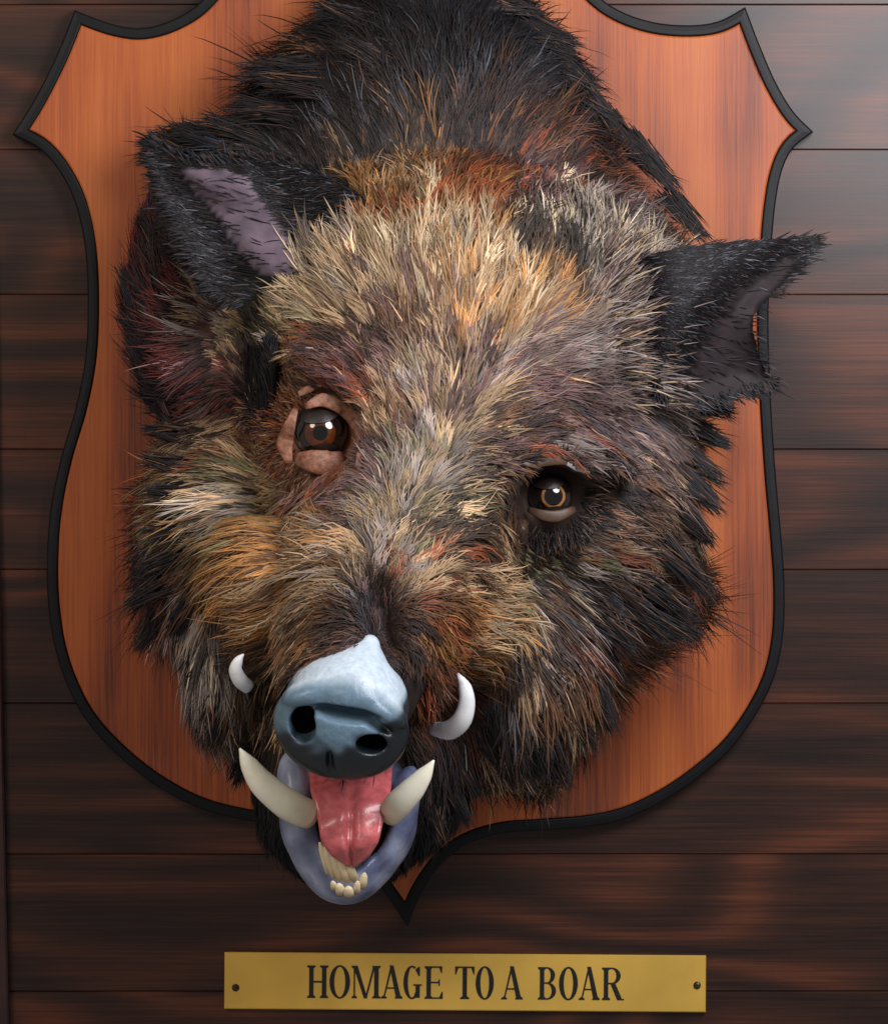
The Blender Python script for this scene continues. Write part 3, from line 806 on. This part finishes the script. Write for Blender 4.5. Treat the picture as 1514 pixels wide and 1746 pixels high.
# ================================================================= FUR
PAL = dict(tan=(176, 146, 111), cream=(206, 186, 154), grey=(150, 138, 132), greybr=(116, 98, 90), brown=(104, 70, 46), ochre=(176, 122, 66),
           rust=(142, 70, 40), red=(104, 42, 37), dark=(46, 35, 33), black=(21, 19, 22), blue=(42, 56, 74), olive=(112, 112, 78),
           slate=(80, 82, 90), mauve=(106, 78, 80))
PALN = list(PAL); PALC = np.array([lin(PAL[k]) for k in PALN])
G = """
600,20,158,105,.55,black6 dark2
500,110,172,125,.5,black6 dark2
440,150,165,115,.5,black4 dark2
450,210,150,85,.3,black5 dark2 slate1
340,220,155,105,.45,black4 dark2 blue1
270,265,140,60,.3,black2 blue2 dark1
620,150,130,85,.25,black6 dark2 brown1
560,240,125,80,.25,black5 dark2 slate1
650,260,110,80,.25,black3 dark2 slate1
700,60,110,75,.25,black7 dark2 slate1
760,160,95,85,.2,black7 dark2 slate1
720,300,100,70,.3,dark2 tan1 brown2 ochre1
860,60,60,75,.25,black7 dark1
930,60,0,95,.35,black5 dark1
900,150,40,85,.3,black7 dark1 slate1
985,130,-30,95,.35,black5 dark1
1000,200,-20,85,.3,black4 dark2
1060,250,-42,90,.35,black4 dark2
1130,310,-44,85,.35,black3 dark2 brown1
1185,380,-40,80,.3,black3 dark2 brown1
850,230,65,75,.3,dark3 black3 brown1
900,240,50,80,.3,brown2 rust1 dark3
800,260,85,75,.25,black3 dark2 brown1
1000,290,30,70,.3,dark3 black1 brown1 rust1
1060,320,30,65,.3,dark2 mauve2 rust1 grey1
640,345,110,60,.35,ochre2 tan2 brown2 dark1
700,335,85,60,.35,tan3 ochre1 brown1 cream1
770,350,70,55,.35,rust3 ochre1 brown2
830,345,65,55,.35,rust3 brown2 dark1 ochre1
680,385,110,55,.3,rust2 brown2 tan1
900,320,60,55,.35,dark3 mauve2 grey1 rust1
960,320,52,55,.35,dark3 mauve2 cream1 rust1
920,370,70,60,.35,dark3 black1 cream1 mauve1
1000,390,55,70,.35,grey2 cream1 dark3
950,400,80,65,.35,cream2 black2 grey1
900,440,75,65,.3,black4 olive1 dark2
960,460,65,65,.3,black3 dark2 olive1
1040,440,52,75,.35,cream2 grey3 dark1
1100,350,32,65,.3,slate2 grey1 dark2 rust1
1150,385,15,65,.3,slate1 brown2 dark3
760,430,93,80,.3,cream4 tan4 ochre1
810,430,88,80,.3,cream2 tan4 ochre1 brown1
700,450,102,80,.3,cream3 tan4 brown1
830,480,85,75,.3,tan3 ochre2 cream2
880,530,68,70,.3,ochre3 tan2 cream2
920,500,65,70,.3,ochre3 tan1 brown1
620,450,112,75,.35,tan4 grey2 cream1
560,470,130,75,.35,tan3 cream2 grey1
490,510,146,80,.35,tan3 cream2 olive1
440,500,128,70,.3,brown2 tan1 olive1 dark1
520,545,145,75,.3,tan3 olive1 cream1 grey1
600,550,125,75,.3,tan3 brown1 mauve1 cream1
690,560,108,70,.3,mauve2 brown2 tan2 dark1
655,610,115,60,.3,dark3 mauve2 tan1
590,600,130,65,.3,mauve2 dark2 tan1
760,590,92,70,.3,tan2 mauve2 brown1
800,550,86,70,.3,tan3 ochre2 mauve1
850,570,75,65,.3,ochre2 tan2 cream1
700,670,115,60,.3,grey2 tan2 mauve2
770,670,88,60,.3,mauve3 tan2
740,640,100,60,.3,tan2 mauve2 cream1
620,660,135,55,.3,mauve2 rust1 tan1 dark1
520,600,150,60,.3,dark2 rust1 tan1
440,570,150,60,.3,olive1 tan1 grey1 dark1
660,720,115,50,.3,brown2 dark1 tan2
850,630,50,65,.25,grey2 mauve2 tan1 ochre1
900,600,35,65,.25,mauve2 greybr2 tan1
960,600,15,65,.25,greybr3 grey2 mauve1
1050,560,35,65,.25,greybr2 tan1 grey2 mauve1
1075,505,52,70,.35,cream3 grey2 greybr1
1120,610,20,65,.3,grey3 cream1 greybr1
1000,670,5,60,.2,greybr3 mauve2 slate1 dark1
1140,680,5,60,.3,grey3 greybr2 cream1
900,690,15,60,.2,mauve2 greybr2 brown1 dark1
1080,730,-5,60,.25,greybr3 mauve2 slate1
830,740,30,50,.3,dark2 brown1 tan1
790,710,60,50,.3,tan2 dark2 mauve1
880,755,12,50,.25,dark2 rust1 mauve2
960,760,-8,50,.25,mauve2 rust1 dark1 grey1
1030,785,-25,50,.25,grey1 dark2 mauve1
1150,790,-18,60,.3,greybr2 tan1 mauve1
1215,720,-5,60,.3,red2 mauve2 dark1 tan1
1235,780,-15,65,.3,red1 mauve2 dark2
1190,850,-30,75,.35,dark3 greybr1
1200,930,-42,100,.4,black4 dark1
1180,1020,-28,110,.4,black5 dark1
1130,1050,-15,110,.4,black4 dark1
1130,870,-15,60,.3,greybr2 tan1 dark2
1080,950,-20,60,.3,tan2 greybr2 dark1 rust1
1020,860,-15,50,.25,greybr2 dark3
1000,930,-10,55,.25,slate1 grey1 dark3 olive1
1080,1030,-30,75,.35,rust2 dark2 mauve1 grey1
1000,1010,-35,65,.3,blue1 grey1 dark3
1100,1000,-30,70,.35,dark3 rust1
880,900,-60,45,.3,dark3 brown1
850,930,-40,50,.3,tan1 dark2 olive1
930,950,-15,50,.3,cream1 dark2 olive1 grey1
860,830,-80,40,.3,dark2 black1 brown1
820,800,10,45,.3,tan2 dark2 mauve1
720,770,100,50,.3,grey2 tan2 olive1
690,830,70,50,.3,tan2 grey2 olive1
740,820,45,55,.3,tan2 grey2 dark1
790,850,20,60,.3,tan1 dark3 olive2
820,920,-20,60,.3,dark3 tan1 ochre1
720,900,40,55,.3,dark2 tan1 olive1
780,950,0,60,.3,dark3 tan1 rust1
650,890,110,50,.3,tan2 grey2 olive1
640,780,125,45,.3,mauve2 dark1 grey1
610,870,150,50,.3,mauve2 grey1 dark1 tan1
570,920,158,70,.3,tan3 ochre2 grey1
470,910,175,75,.3,ochre3 tan1 brown2
410,930,185,75,.3,ochre2 olive1 brown2
420,990,192,75,.3,ochre3 brown2 tan2 dark1
500,1000,186,80,.3,ochre3 brown2 tan2 dark1
560,1000,168,65,.3,tan3 brown1 grey1
450,1060,200,75,.3,brown2 ochre2 tan1 dark1
520,1075,205,65,.3,ochre1 brown2 cream1 dark1
575,1060,215,50,.3,dark3 brown2
480,1130,212,50,.3,dark3 brown1 cream1
540,1120,215,40,.3,dark3 brown1
640,1040,95,40,.25,slate1 dark3 mauve1
620,970,115,50,.3,grey2 tan3
680,980,65,50,.3,rust1 tan2 grey1
700,1050,-50,40,.3,dark3 brown2
740,1000,28,65,.3,rust1 tan2 brown1
800,1000,5,75,.3,tan2 brown2 ochre1
760,1060,-12,75,.3,rust2 brown2 ochre2 tan1
825,1050,-12,75,.3,tan3 cream2 ochre1 brown1
790,1110,-20,65,.3,brown2 ochre3 tan1 dark1
740,1120,-35,50,.3,dark2 brown2 rust1
700,1110,-60,35,.3,dark3 brown1
770,1180,-50,40,.3,dark3 rust1 brown1
850,1100,-45,75,.35,dark2 slate1 brown1
900,1070,-50,70,.35,dark3 slate1 tan1
950,1080,-45,80,.35,dark2 grey1 rust1
1030,1090,-38,85,.4,rust2 mauve1 cream1 dark1
900,1180,-78,85,.35,dark2 slate1 tan1 brown1
850,1200,-85,80,.35,dark3 slate2 grey1
860,1260,-80,65,.35,dark3 slate1 tan1
960,1160,-62,85,.35,dark2 brown1 tan1
1010,1150,-55,85,.4,brown2 dark2 tan1
940,1260,-60,62,.4,black2 dark2 brown1 tan1
850,1320,-75,55,.4,black4 tan1
780,1290,-88,75,.35,black5 dark1
740,1380,-75,50,.35,black5
1030,1210,-60,55,.4,black2 brown1 dark1
350,740,160,65,.3,tan1 greybr2 dark2
300,690,150,65,.35,black3 dark1
430,780,135,60,.3,tan2 olive1 rust1 dark1
470,830,170,60,.3,olive1 tan2 dark1
330,820,165,75,.35,rust1 tan2 olive1 dark1
280,840,170,70,.35,rust2 dark2 black1
540,850,190,60,.3,mauve2 dark1 tan1
400,870,200,85,.35,grey2 cream2 olive1 dark1
320,880,190,75,.35,tan1 olive1 dark2
300,940,195,75,.35,black2 dark2 blue1
260,900,185,70,.35,black3 dark1 rust1
270,990,205,75,.4,dark2 black2 rust1
340,960,215,70,.3,dark2 brown2 slate1
350,1040,240,85,.35,grey4 slate1 cream1 dark1
290,1040,215,75,.35,dark1 rust2 grey1
320,1110,245,75,.35,grey3 dark1 rust1
370,1110,262,85,.35,grey3 slate1 dark1 cream1
390,1190,265,75,.35,grey2 olive1 brown1 dark1
345,1190,250,65,.35,dark2 rust1 grey1
425,1210,290,60,.35,brown1 tan2 dark2
450,1160,240,45,.3,tan1 brown1 dark2
440,1250,275,65,.35,black3 brown1
390,1290,250,75,.4,black4 dark1
420,1370,250,70,.35,black5
690,1450,-70,28,.2,black5
380,540,160,55,.3,red1 mauve1 grey1 dark1
350,620,215,60,.3,red2 mauve1 dark2
400,680,230,50,.3,dark2 red1 black1
300,480,110,75,.35,black3 red1
235,470,108,80,.4,black2 red2
250,570,125,80,.4,black2 red1 dark2
290,640,130,65,.35,black3 red1
250,360,100,60,.35,blue1 black2 red1
300,330,110,50,.3,blue2 black2
340,400,100,60,.3,black4 dark1
440,640,80,58,.45,black5
480,610,160,40,.25,black4
590,650,150,45,.3,dark2 rust1 mauve1
545,815,225,34,.3,rust2 ochre1 mauve1
600,815,210,40,.3,mauve2 brown1 tan1
460,1440,250,28,.2,black5
540,1520,260,16,.15,black5
640,1510,-80,16,.15,black5
455,670,80,58,.45,black5
400,640,150,50,.3,mauve2 red1 tan1 dark2
395,590,155,50,.3,mauve1 tan2 grey1 dark1
495,650,140,40,.25,brown2 dark2 tan1
405,720,200,50,.3,tan2 mauve1 dark1
475,740,200,30,.2,dark3 brown2
990,850,-20,45,.25,black3 dark3
1040,840,-20,50,.25,black2 dark3 greybr1
900,775,15,45,.25,black3 dark2
870,860,-80,40,.25,black4 dark1
900,920,-40,40,.25,black2 dark2 brown1
385,1010,235,50,.25,dark3 black1 brown1
388,1070,245,50,.25,dark3 black1
"""
gx, gy, gang, gl, glift, gmix = [], [], [], [], [], []
import re
for ln in G.strip().splitlines():
    a = ln.split(',')
    gx.append(float(a[0])); gy.append(float(a[1])); gang.append(math.radians(float(a[2]))); gl.append(float(a[3])); glift.append(float(a[4]))
    w = np.zeros(len(PALN))
    for tok in a[5].split():
        mm = re.match(r'([a-z]+)(\d+)', tok); w[PALN.index(mm.group(1))] = float(mm.group(2))
    w = w / w.sum()
    if float(a[0]) > 850 and float(a[1]) > 730: w[PALN.index('dark')] += 0.18; w[PALN.index('brown')] += 0.22  # shade on the right of the face put into the fur colours
    gmix.append(w / w.sum())
gxy = np.column_stack([gx, gy]); gdir = np.column_stack([np.cos(gang), np.sin(gang)]); gl = np.array(gl); glift = np.array(glift); gcum = np.cumsum(np.array(gmix), 1); gmean = np.array(gmix) @ PALC

def guide(uv):
    """nearest guides: smooth direction, length, lift"""
    uv = uv[:, :2]
    d2 = ((uv[:, None, :] - gxy[None]) ** 2).sum(2)
    k = np.argpartition(d2, 4, axis=1)[:, :4]
    dd = np.take_along_axis(d2, k, 1); w = 1 / (dd + 200.0); w /= w.sum(1)[:, None]
    dr = (gdir[k] * w[..., None]).sum(1); dr /= np.linalg.norm(dr, axis=1)[:, None] + 1e-9
    w2 = w ** 2; w2 /= w2.sum(1)[:, None]
    ch = (rng.random(len(uv))[:, None] < np.cumsum(w2, 1)).argmax(1)
    pick = k[np.arange(len(uv)), ch]
    ci = (rng.random(len(uv))[:, None] < gcum[pick]).argmax(1)
    return dr, (gl[k] * w).sum(1), (glift[k] * w).sum(1), ci, (gmean[k] * w[..., None]).sum(1)

tris = np.vstack([Q0 for Q0 in ()]) if False else None
def sample_surface(V, Q, n, weight_fn):
    T = np.vstack([Q[:, [0, 1, 2]], Q[:, [0, 2, 3]]])
    a, b, c = V[T[:, 0]], V[T[:, 1]], V[T[:, 2]]
    cr = np.cross(b - a, c - a); A = np.linalg.norm(cr, axis=1) * 0.5
    nrm = cr / (2 * A[:, None] + 1e-15); ctr = (a + b + c) / 3
    W = A * weight_fn(ctr, nrm); W = W / W.sum()
    t = rng.choice(len(T), n, p=W); r1 = np.sqrt(rng.random(n)); r2 = rng.random(n)
    return (1 - r1)[:, None] * a[t] + (r1 * (1 - r2))[:, None] * b[t] + (r1 * r2)[:, None] * c[t]

Vh, Qh = H.nets()
def wfn(ctr, nrm):
    u = unP(ctr); view = np.array([0, -D, 0]) - ctr; view /= np.linalg.norm(view, axis=1)[:, None]
    fc = (view * nrm).sum(1)
    w = np.where(fc > -0.15, 1.0, 0.15) * (u[:, 2] > 60) * (u[:, 1] > -120)
    eye1 = np.hypot((u[:, 0] - 550) / 70, (u[:, 1] - 740) / 64) < 1
    eye2 = np.hypot((u[:, 0] - 938) / 60, (u[:, 1] - 850) / 58) < 1
    front = u[:, 2] > 420
    w = np.where((eye1 | eye2) & front, 0, w)
    w = np.where(in_poly(u[:, :2], LE) & (u[:, 2] > 250), 0.02 * w, w)
    nose = (np.linalg.norm((ctr - NC) / ns, axis=1) < 128) | ((u[:, 2] > 730) & (u[:, 1] > 1130))
    w = np.where(nose, 0, w)
    mouth = (np.hypot((u[:, 0] - 595) / 100, (u[:, 1] - 1410) / 118) < 1) & (u[:, 2] > 480)
    return np.where(mouth, 0, w)

def strands(roots, uv, dirs, L, lift, nrm, width, colr, colt, wave=None, side_j=0.13):
    """build a mesh of tapering three-sided-look blades. dirs: world unit, nrm: world unit"""
    n = len(roots); ts = [0, .3, .58, .82]
    side = np.cross(dirs, nrm); side /= np.linalg.norm(side, axis=1)[:, None] + 1e-9
    bend = rng.normal(0, side_j, n)
    def pos(t):
        up = lift * (t * 1.15 - 0.75 * t * t)
        p = roots + L[:, None] * (dirs * t + nrm * up[:, None] * 1.0 + side * (bend * t * t)[:, None])
        if wave is not None:
            p = p + side * (wave[0] * np.sin(wave[1] + t * 6.0) * t)[:, None]
        p[:, 2] -= 0.10 * L * t * t
        return p
    Vs, Cs = [], []
    for t in ts:
        p = pos(t); w = width * (1.0 if t < .4 else (0.9 if t < .6 else 0.6))
        w = w * (0.75 if t == 0 else 1)
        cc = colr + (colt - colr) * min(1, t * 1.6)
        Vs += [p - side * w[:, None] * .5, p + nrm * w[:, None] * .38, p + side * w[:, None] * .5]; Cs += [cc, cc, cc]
    Vs.append(pos(1.0)); Cs.append(colt)
    V = np.stack(Vs, 1); Cc = np.stack(Cs, 1); k = V.shape[1]
    base = (np.arange(n) * k)[:, None]; quads = []
    for r in range(len(ts) - 1):
        a = r * 3
        quads += [base + [a, a + 3, a + 4, a + 1], base + [a + 1, a + 4, a + 5, a + 2]]
    a = (len(ts) - 1) * 3
    tr = [base + [a, k - 1, a + 1], base + [a + 1, k - 1, a + 2]]
    return V.reshape(-1, 3), [np.vstack(quads)[:, ::-1], np.vstack(tr)[:, ::-1]], Cc.reshape(-1, 3)

NH = 165000; NCL = 8000
cl = sample_surface(Vh, Qh, NCL, wfn)
hr = sample_surface(Vh, Qh, NH, wfn)
cuv = unP(cl); cdir, cL, clift, cci, _ = guide(cuv)
cjit = rng.normal(0, 0.11, NCL); clen = rng.normal(1, 0.18, NCL); cphase = rng.random(NCL) * 6.28
cbright = np.exp(rng.normal(0, 0.34, NCL)) * np.where(rng.random(NCL) < 0.08, 1.4, 1.0)
kd = kdtree.KDTree(NCL)
for i, p in enumerate(cl): kd.insert(p, i)
kd.balance()
own = np.array([kd.find(p)[1] for p in hr])
huv = unP(hr); hdir, hL, hlift, hci, hmean = guide(huv)
nr = H.grad(hr)
ang_j = cjit[own] + rng.normal(0, 0.06, NH)
ca, sa = np.cos(ang_j), np.sin(ang_j)
d2 = np.column_stack([hdir[:, 0] * ca - hdir[:, 1] * sa, hdir[:, 0] * sa + hdir[:, 1] * ca])
g3 = np.column_stack([d2[:, 0], np.zeros(NH), d2[:, 1]])
gn = (g3 * nr).sum(1)
dirs = g3 - 0.85 * gn[:, None] * nr
dirs /= np.linalg.norm(dirs, axis=1)[:, None] + 1e-9
# gather tips of a tuft towards its middle
ring1 = np.hypot((huv[:, 0] - 548) / 95, (huv[:, 1] - 745) / 92); ring2 = np.hypot((huv[:, 0] - 938) / 88, (huv[:, 1] - 855) / 88)
hL = hL * np.clip(np.minimum(ring1, ring2) * 1.6 - 0.75, 0.28, 1.0)
Lw = 0.88 * hL * clen[own] * np.exp(rng.normal(0, 0.2, NH)) * np.array([sc_(d) for d in huv[:, 2]])
toc = cl[own] - hr; toc -= nr * (toc * nr).sum(1)[:, None]; toc -= dirs * (toc * dirs).sum(1)[:, None]
dirs = dirs + 1.0 * toc / Lw[:, None]; dirs /= np.linalg.norm(dirs, axis=1)[:, None]
lift = hlift * (0.5 + 0.45 * rng.random(NH))
ci = np.where(rng.random(NH) < 0.74, cci[own], hci)
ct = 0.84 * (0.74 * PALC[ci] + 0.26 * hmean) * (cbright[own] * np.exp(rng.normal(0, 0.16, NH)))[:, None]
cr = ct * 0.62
width = (1.8 + 1.2 * rng.random(NH)) * sc_(400)
muz = (huv[:, 1] > 880) & (huv[:, 1] < 1130) & (huv[:, 0] > 380) & (huv[:, 0] < 880)
ph = 0.045 * huv[:, 0] + 0.03 * huv[:, 1]
wave = (np.where(muz, 6.0, 2.0) * S * (0.6 + 0.8 * rng.random(NH)), ph + 0.12 * cphase[own])
M_FUR = NT('bristle_fur'); at = M_FUR.n('ShaderNodeAttribute', attribute_name='col'); M_FUR.l(at.outputs[0], M_FUR.b.inputs['Base Color'])
M_FUR.set(Roughness=0.5, Specular_IOR_Level=0.22); M_FUR = M_FUR.m
region = np.full(NH, 'cheek_fur', object)
region[huv[:, 1] < 330] = 'neck_mane'
fore = (huv[:, 1] >= 330) & (huv[:, 1] < 740) & (huv[:, 0] > 430) & (huv[:, 0] < 1180)
region[fore] = 'forehead_fur'
region[muz | ((huv[:, 1] >= 740) & (huv[:, 1] < 890) & (huv[:, 0] > 600) & (huv[:, 0] < 860))] = 'muzzle_fur'
region[(huv[:, 1] > 1240)] = 'throat_fur'
lc = (region == 'cheek_fur'); region[lc & (huv[:, 0] < 640)] = 'left_cheek'; region[lc & (huv[:, 0] >= 640)] = 'right_cheek'
names = dict(neck_mane='neck_mane', forehead_fur='forehead_fur', muzzle_fur='muzzle_fur', throat_fur='throat_fur', left_cheek='cheek_fur', right_cheek='cheek_fur')
for key, nm in names.items():
    m = region == key
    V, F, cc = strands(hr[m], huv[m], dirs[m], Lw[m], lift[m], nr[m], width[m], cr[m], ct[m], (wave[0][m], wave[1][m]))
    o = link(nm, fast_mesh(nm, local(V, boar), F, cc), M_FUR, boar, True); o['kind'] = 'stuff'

# hair on the ear rims
def ear_fur(o, cpts, dfn, n, sel, L0, mix, bias, outward=0.9):
    i = rng.integers(0, len(cpts), n * 4); i = i[sel(cpts[i])][:n]; n = len(i)
    p2 = cpts[i]; tg = np.roll(cpts, -2, 0)[i] - np.roll(cpts, 2, 0)[i]; tg /= np.linalg.norm(tg, axis=1)[:, None] + 1e-9
    on = np.column_stack([tg[:, 1], -tg[:, 0]])
    p2 = p2 - on * (rng.random(n) * 16)[:, None]
    di = on * outward + tg * rng.normal(0, 0.35, n)[:, None]
    roots = Pn(np.column_stack([p2, dfn(p2) + 1]))
    di = di * 0.7 + np.array(bias)
    dirs = np.column_stack([di[:, 0], rng.normal(-0.1, 0.2, n), -di[:, 1]]); dirs /= np.linalg.norm(dirs, axis=1)[:, None]
    nn = np.tile((0.0, -1.0, 0.0), (n, 1)); L = L0 * S * np.exp(rng.normal(0, 0.3, n))
    w = np.zeros(len(PALN))
    for tok in mix.split():
        mm = re.match(r'([a-z]+)(\d+)', tok); w[PALN.index(mm.group(1))] = float(mm.group(2))
    c = PALC[rng.choice(len(PALN), n, p=w / w.sum())] * np.exp(rng.normal(0, .2, n))[:, None]
    V, F, cc = strands(roots, None, dirs, L, np.full(n, .1), nn, np.full(n, 3.6 * S), c * .7, c)
    f = link('ear_fur', fast_mesh('ear_fur', local(V, boar), F, cc), M_FUR, o, True); f['kind'] = 'stuff'
ear_fur(leo, lec, le_d, 900, lambda p: (p[:, 1] < 300) | (p[:, 0] < 420), 17, 'black6 dark2', (-0.8, -0.3))
ear_fur(reo, rec, re_d, 260, lambda p: (p[:, 1] > 640), 16, 'black4 dark2', (0.6, 0.2))

def ear_fuzz(o, cpts, dfn, poly, n, L0, direction, mix):
    """short coat over the dark part of an ear"""
    x0, y0 = cpts.min(0); x1, y1 = cpts.max(0)
    p = np.column_stack([rng.uniform(x0, x1, n * 5), rng.uniform(y0, y1, n * 5)])
    p = p[in_poly(p, cpts)]; s = sd_band(p, poly, 14); p = p[rng.random(len(p)) > np.clip(s * 2.2, 0, 0.975)][:n]; n = len(p)
    roots = Pn(np.column_stack([p, dfn(p) - 0.5]))
    a = np.radians(direction(p)) + rng.normal(0, .13, n); L = L0 * np.exp(rng.normal(0, .3, n))
    q = p + np.column_stack([np.cos(a), -np.sin(a)]) * L[:, None]
    dirs = Pn(np.column_stack([q, dfn(q) + 3])) - roots; L = np.linalg.norm(dirs, axis=1); dirs /= L[:, None]
    w = np.zeros(len(PALN))
    for tok in mix.split():
        mm = re.match(r'([a-z]+)(\d+)', tok); w[PALN.index(mm.group(1))] = float(mm.group(2))
    c = PALC[rng.choice(len(PALN), n, p=w / w.sum())] * np.exp(rng.normal(0, .25, n))[:, None]
    nn = np.tile((0.0, -1.0, 0.0), (n, 1))
    V, F, cc = strands(roots, None, dirs, L, np.full(n, .05), nn, np.full(n, 1.7 * S), c * .8, c)
    f = link('ear_fur', fast_mesh('ear_fur', local(V, boar), F, cc), M_FUR, o, True); f['kind'] = 'stuff'
ear_fuzz(leo, lec, le_d, swath, 6500, 26, lambda p: 165 + 0 * p[:, 0], 'black8 dark2 slate1')
ear_fuzz(reo, rec, re_d, rsw, 6500, 24, lambda p: 12 - 30 * np.clip((p[:, 1] - 430) / 220, 0, 1), 'black8 dark2 slate1')

# pale fringe where the forehead coat overlaps the base of the right ear
def bundle(name, p, d0, ang_deg, L, mix, width, lift, parent, spread=.12, bright=.25):
    n = len(p); roots = Pn(np.column_stack([p, d0])); a = np.radians(ang_deg) + rng.normal(0, spread, n)
    dirs = np.column_stack([np.cos(a), rng.normal(-0.05, 0.06, n), np.sin(a)]); dirs /= np.linalg.norm(dirs, axis=1)[:, None]
    w = np.zeros(len(PALN))
    for tok in mix.split():
        mm = re.match(r'([a-z]+)(\d+)', tok); w[PALN.index(mm.group(1))] = float(mm.group(2))
    c = 0.85 * PALC[rng.choice(len(PALN), n, p=w / w.sum())] * np.exp(rng.normal(0, bright, n))[:, None]
    nn = np.tile((0.0, -1.0, 0.0), (n, 1))
    V, F, cc = strands(roots, None, dirs, L * S, np.full(n, lift), nn, np.full(n, width * S), c * .7, c)
    o = link(name, fast_mesh(name, local(V, boar), F, cc), M_FUR, parent, True); o['kind'] = 'stuff'; return o
n = 2600
py = rng.uniform(432, 690, n); edge = np.interp(py, [430, 480, 540, 600, 650, 692], [1070, 1074, 1082, 1094, 1104, 1110])
px = edge - rng.random(n) ** 1.4 * 62
dd = np.array([max(surf_d(x, y), float(re_d(np.array([[x, y]]))[0])) for x, y in zip(px, py)]) + 2
bundle('temple_fur', np.column_stack([px, py]), dd, np.interp(py, [432, 500, 560, 620, 690], [58, 48, 30, 14, -4]), 44 * np.exp(rng.normal(0, .35, n)), 'cream1 grey3 greybr4 tan1 mauve2 dark3', 2.2, .16, boar)
# black pointed tuft beside the left eye
n = 1100
t = rng.random(n); tip = np.array([462.0, 574.0])
wid = np.interp(t, [0, .25, .55, 1], [4, 20, 30, 14])
ctr = np.column_stack([np.interp(t, [0, .4, 1], [460, 448, 432]), 585 + 150 * t])
p = ctr + np.column_stack([rng.uniform(-1, 1, n) * wid, rng.normal(0, 3, n)])
dd = np.array([surf_d(x, y) for x, y in p]) + 24
to = tip - p; L = np.minimum(np.linalg.norm(to, axis=1) * .9 + 10, 62)
bundle('brow_tuft', p, dd, np.degrees(np.arctan2(-to[:, 1], to[:, 0])), L, 'black9 dark1', 3.0, .2, boar, .06)

# short hairs creeping over the skin round the eyes
for (ex, ey, r0, r1, n, mix) in ((549, 746, 46, 94, 3400, 'mauve2 rust2 ochre1 tan1 brown2 dark1'), (938, 852, 46, 84, 1300, 'black4 dark3 brown1 greybr1')):
    a = rng.uniform(0, 360, n); rr = r0 + (r1 - r0) * np.sqrt(rng.random(n)); p = np.column_stack([ex + rr * 1.05 * np.cos(np.radians(a)), ey - rr * .95 * np.sin(np.radians(a))])
    dd = np.array([surf_d(x, y) for x, y in p]) + 1
    bundle('eye_socket_fur', p, dd, a + rng.normal(0, 14, n), 17 * np.exp(rng.normal(0, .3, n)), mix, 1.7, .25, boar)

# ragged tufts along the outline of mane, ruff and jaw: tip x, y, direction, length, spread
TUFTS = """530,2,160,110,24|576,60,150,90,20|400,104,172,150,26|440,128,168,120,24|384,166,165,120,24|334,192,160,120,24|290,206,158,100,20|250,220,150,90,22
236,356,118,80,20|206,440,112,100,24|214,520,118,90,20|214,560,122,90,22|236,612,128,90,22|250,672,140,80,20|240,722,165,80,22|238,772,160,85,24|246,832,175,80,22|238,902,190,90,24|236,962,195,80,22|208,1026,205,90,24|232,1104,235,80,22|286,1088,240,80,20|318,1172,248,80,22|352,1226,250,80,22|356,1276,245,80,22|398,1336,245,80,22
932,16,-10,90,24|994,66,-12,110,26|984,88,-20,100,22|1020,146,-32,110,24|1056,206,-38,110,24|1100,262,-42,110,24|1162,322,-42,120,26|1210,408,-45,100,22
1258,700,-12,80,22|1250,756,-20,80,22|1242,820,-28,90,24|1238,868,-35,90,22|1222,926,-40,90,22|1222,1012,-42,130,26|1196,1050,-30,110,24|1206,1086,-18,150,28|1150,1080,-22,110,22|1098,1104,-30,110,22
1062,1160,-58,90,22|1050,1246,-66,90,24|1012,1272,-60,90,22|974,1336,-50,90,26|930,1330,-60,80,24|884,1336,-66,80,24|816,1362,-70,80,24|800,1404,-65,80,22|752,1432,-75,70,22"""
R_, D_, L_, C_ = [], [], [], []
for item in TUFTS.replace('\n', '|').split('|'):
    tx, ty, an, ln, sp = [float(v) for v in item.split(',')]
    a = math.radians(an); dv = np.array([math.cos(a), -math.sin(a)]); nv = np.array([-dv[1], dv[0]]); k = 130
    along = ln * (0.75 + 0.5 * rng.random(k)); off = rng.uniform(-1, 1, k) * sp
    p = np.array([tx, ty]) - dv * along[:, None] + nv * off[:, None]
    sd = np.array([surf_d(x, y) for x, y in p]); sd = np.where(sd <= 46, 0, sd); base_d = np.median(sd[sd > 0]) if (sd > 0).any() else 120.0
    sd = np.where(sd > 0, np.minimum(sd, base_d + 60), base_d) + 4
    r3 = Pn(np.column_stack([p, sd])); t3 = Pn(np.column_stack([np.full(k, tx) + rng.normal(0, 5, k), np.full(k, ty) + rng.normal(0, 5, k), np.full(k, base_d * 0.95 + 25)]))
    dvec = t3 - r3; ll = np.linalg.norm(dvec, axis=1)
    R_.append(r3); D_.append(dvec / ll[:, None]); L_.append(ll * (0.5 + 0.55 * rng.random(k)))
    wm = np.array([8.0, 3.0, 1.0]); 
    warm = PALC[PALN.index('red' if tx < 700 and 400 < ty < 700 else 'brown')]
    cc = np.stack([PALC[PALN.index('black')], PALC[PALN.index('dark')], warm])[rng.choice(3, k, p=wm / wm.sum())]
    C_.append(0.9 * cc * np.exp(rng.normal(0, .25, k))[:, None])
R_, D_, L_, C_ = np.vstack(R_), np.vstack(D_), np.concatenate(L_), np.vstack(C_); n = len(R_)
V, F, cc = strands(R_, None, D_, L_, np.full(n, .06), np.tile((0.0, -1.0, 0.0), (n, 1)), np.full(n, 2.3 * S), C_ * .8, C_, None, 0.08)
o = link('ruff_tufts', fast_mesh('ruff_tufts', local(V, boar), F, cc), M_FUR, boar, True); o['kind'] = 'stuff'
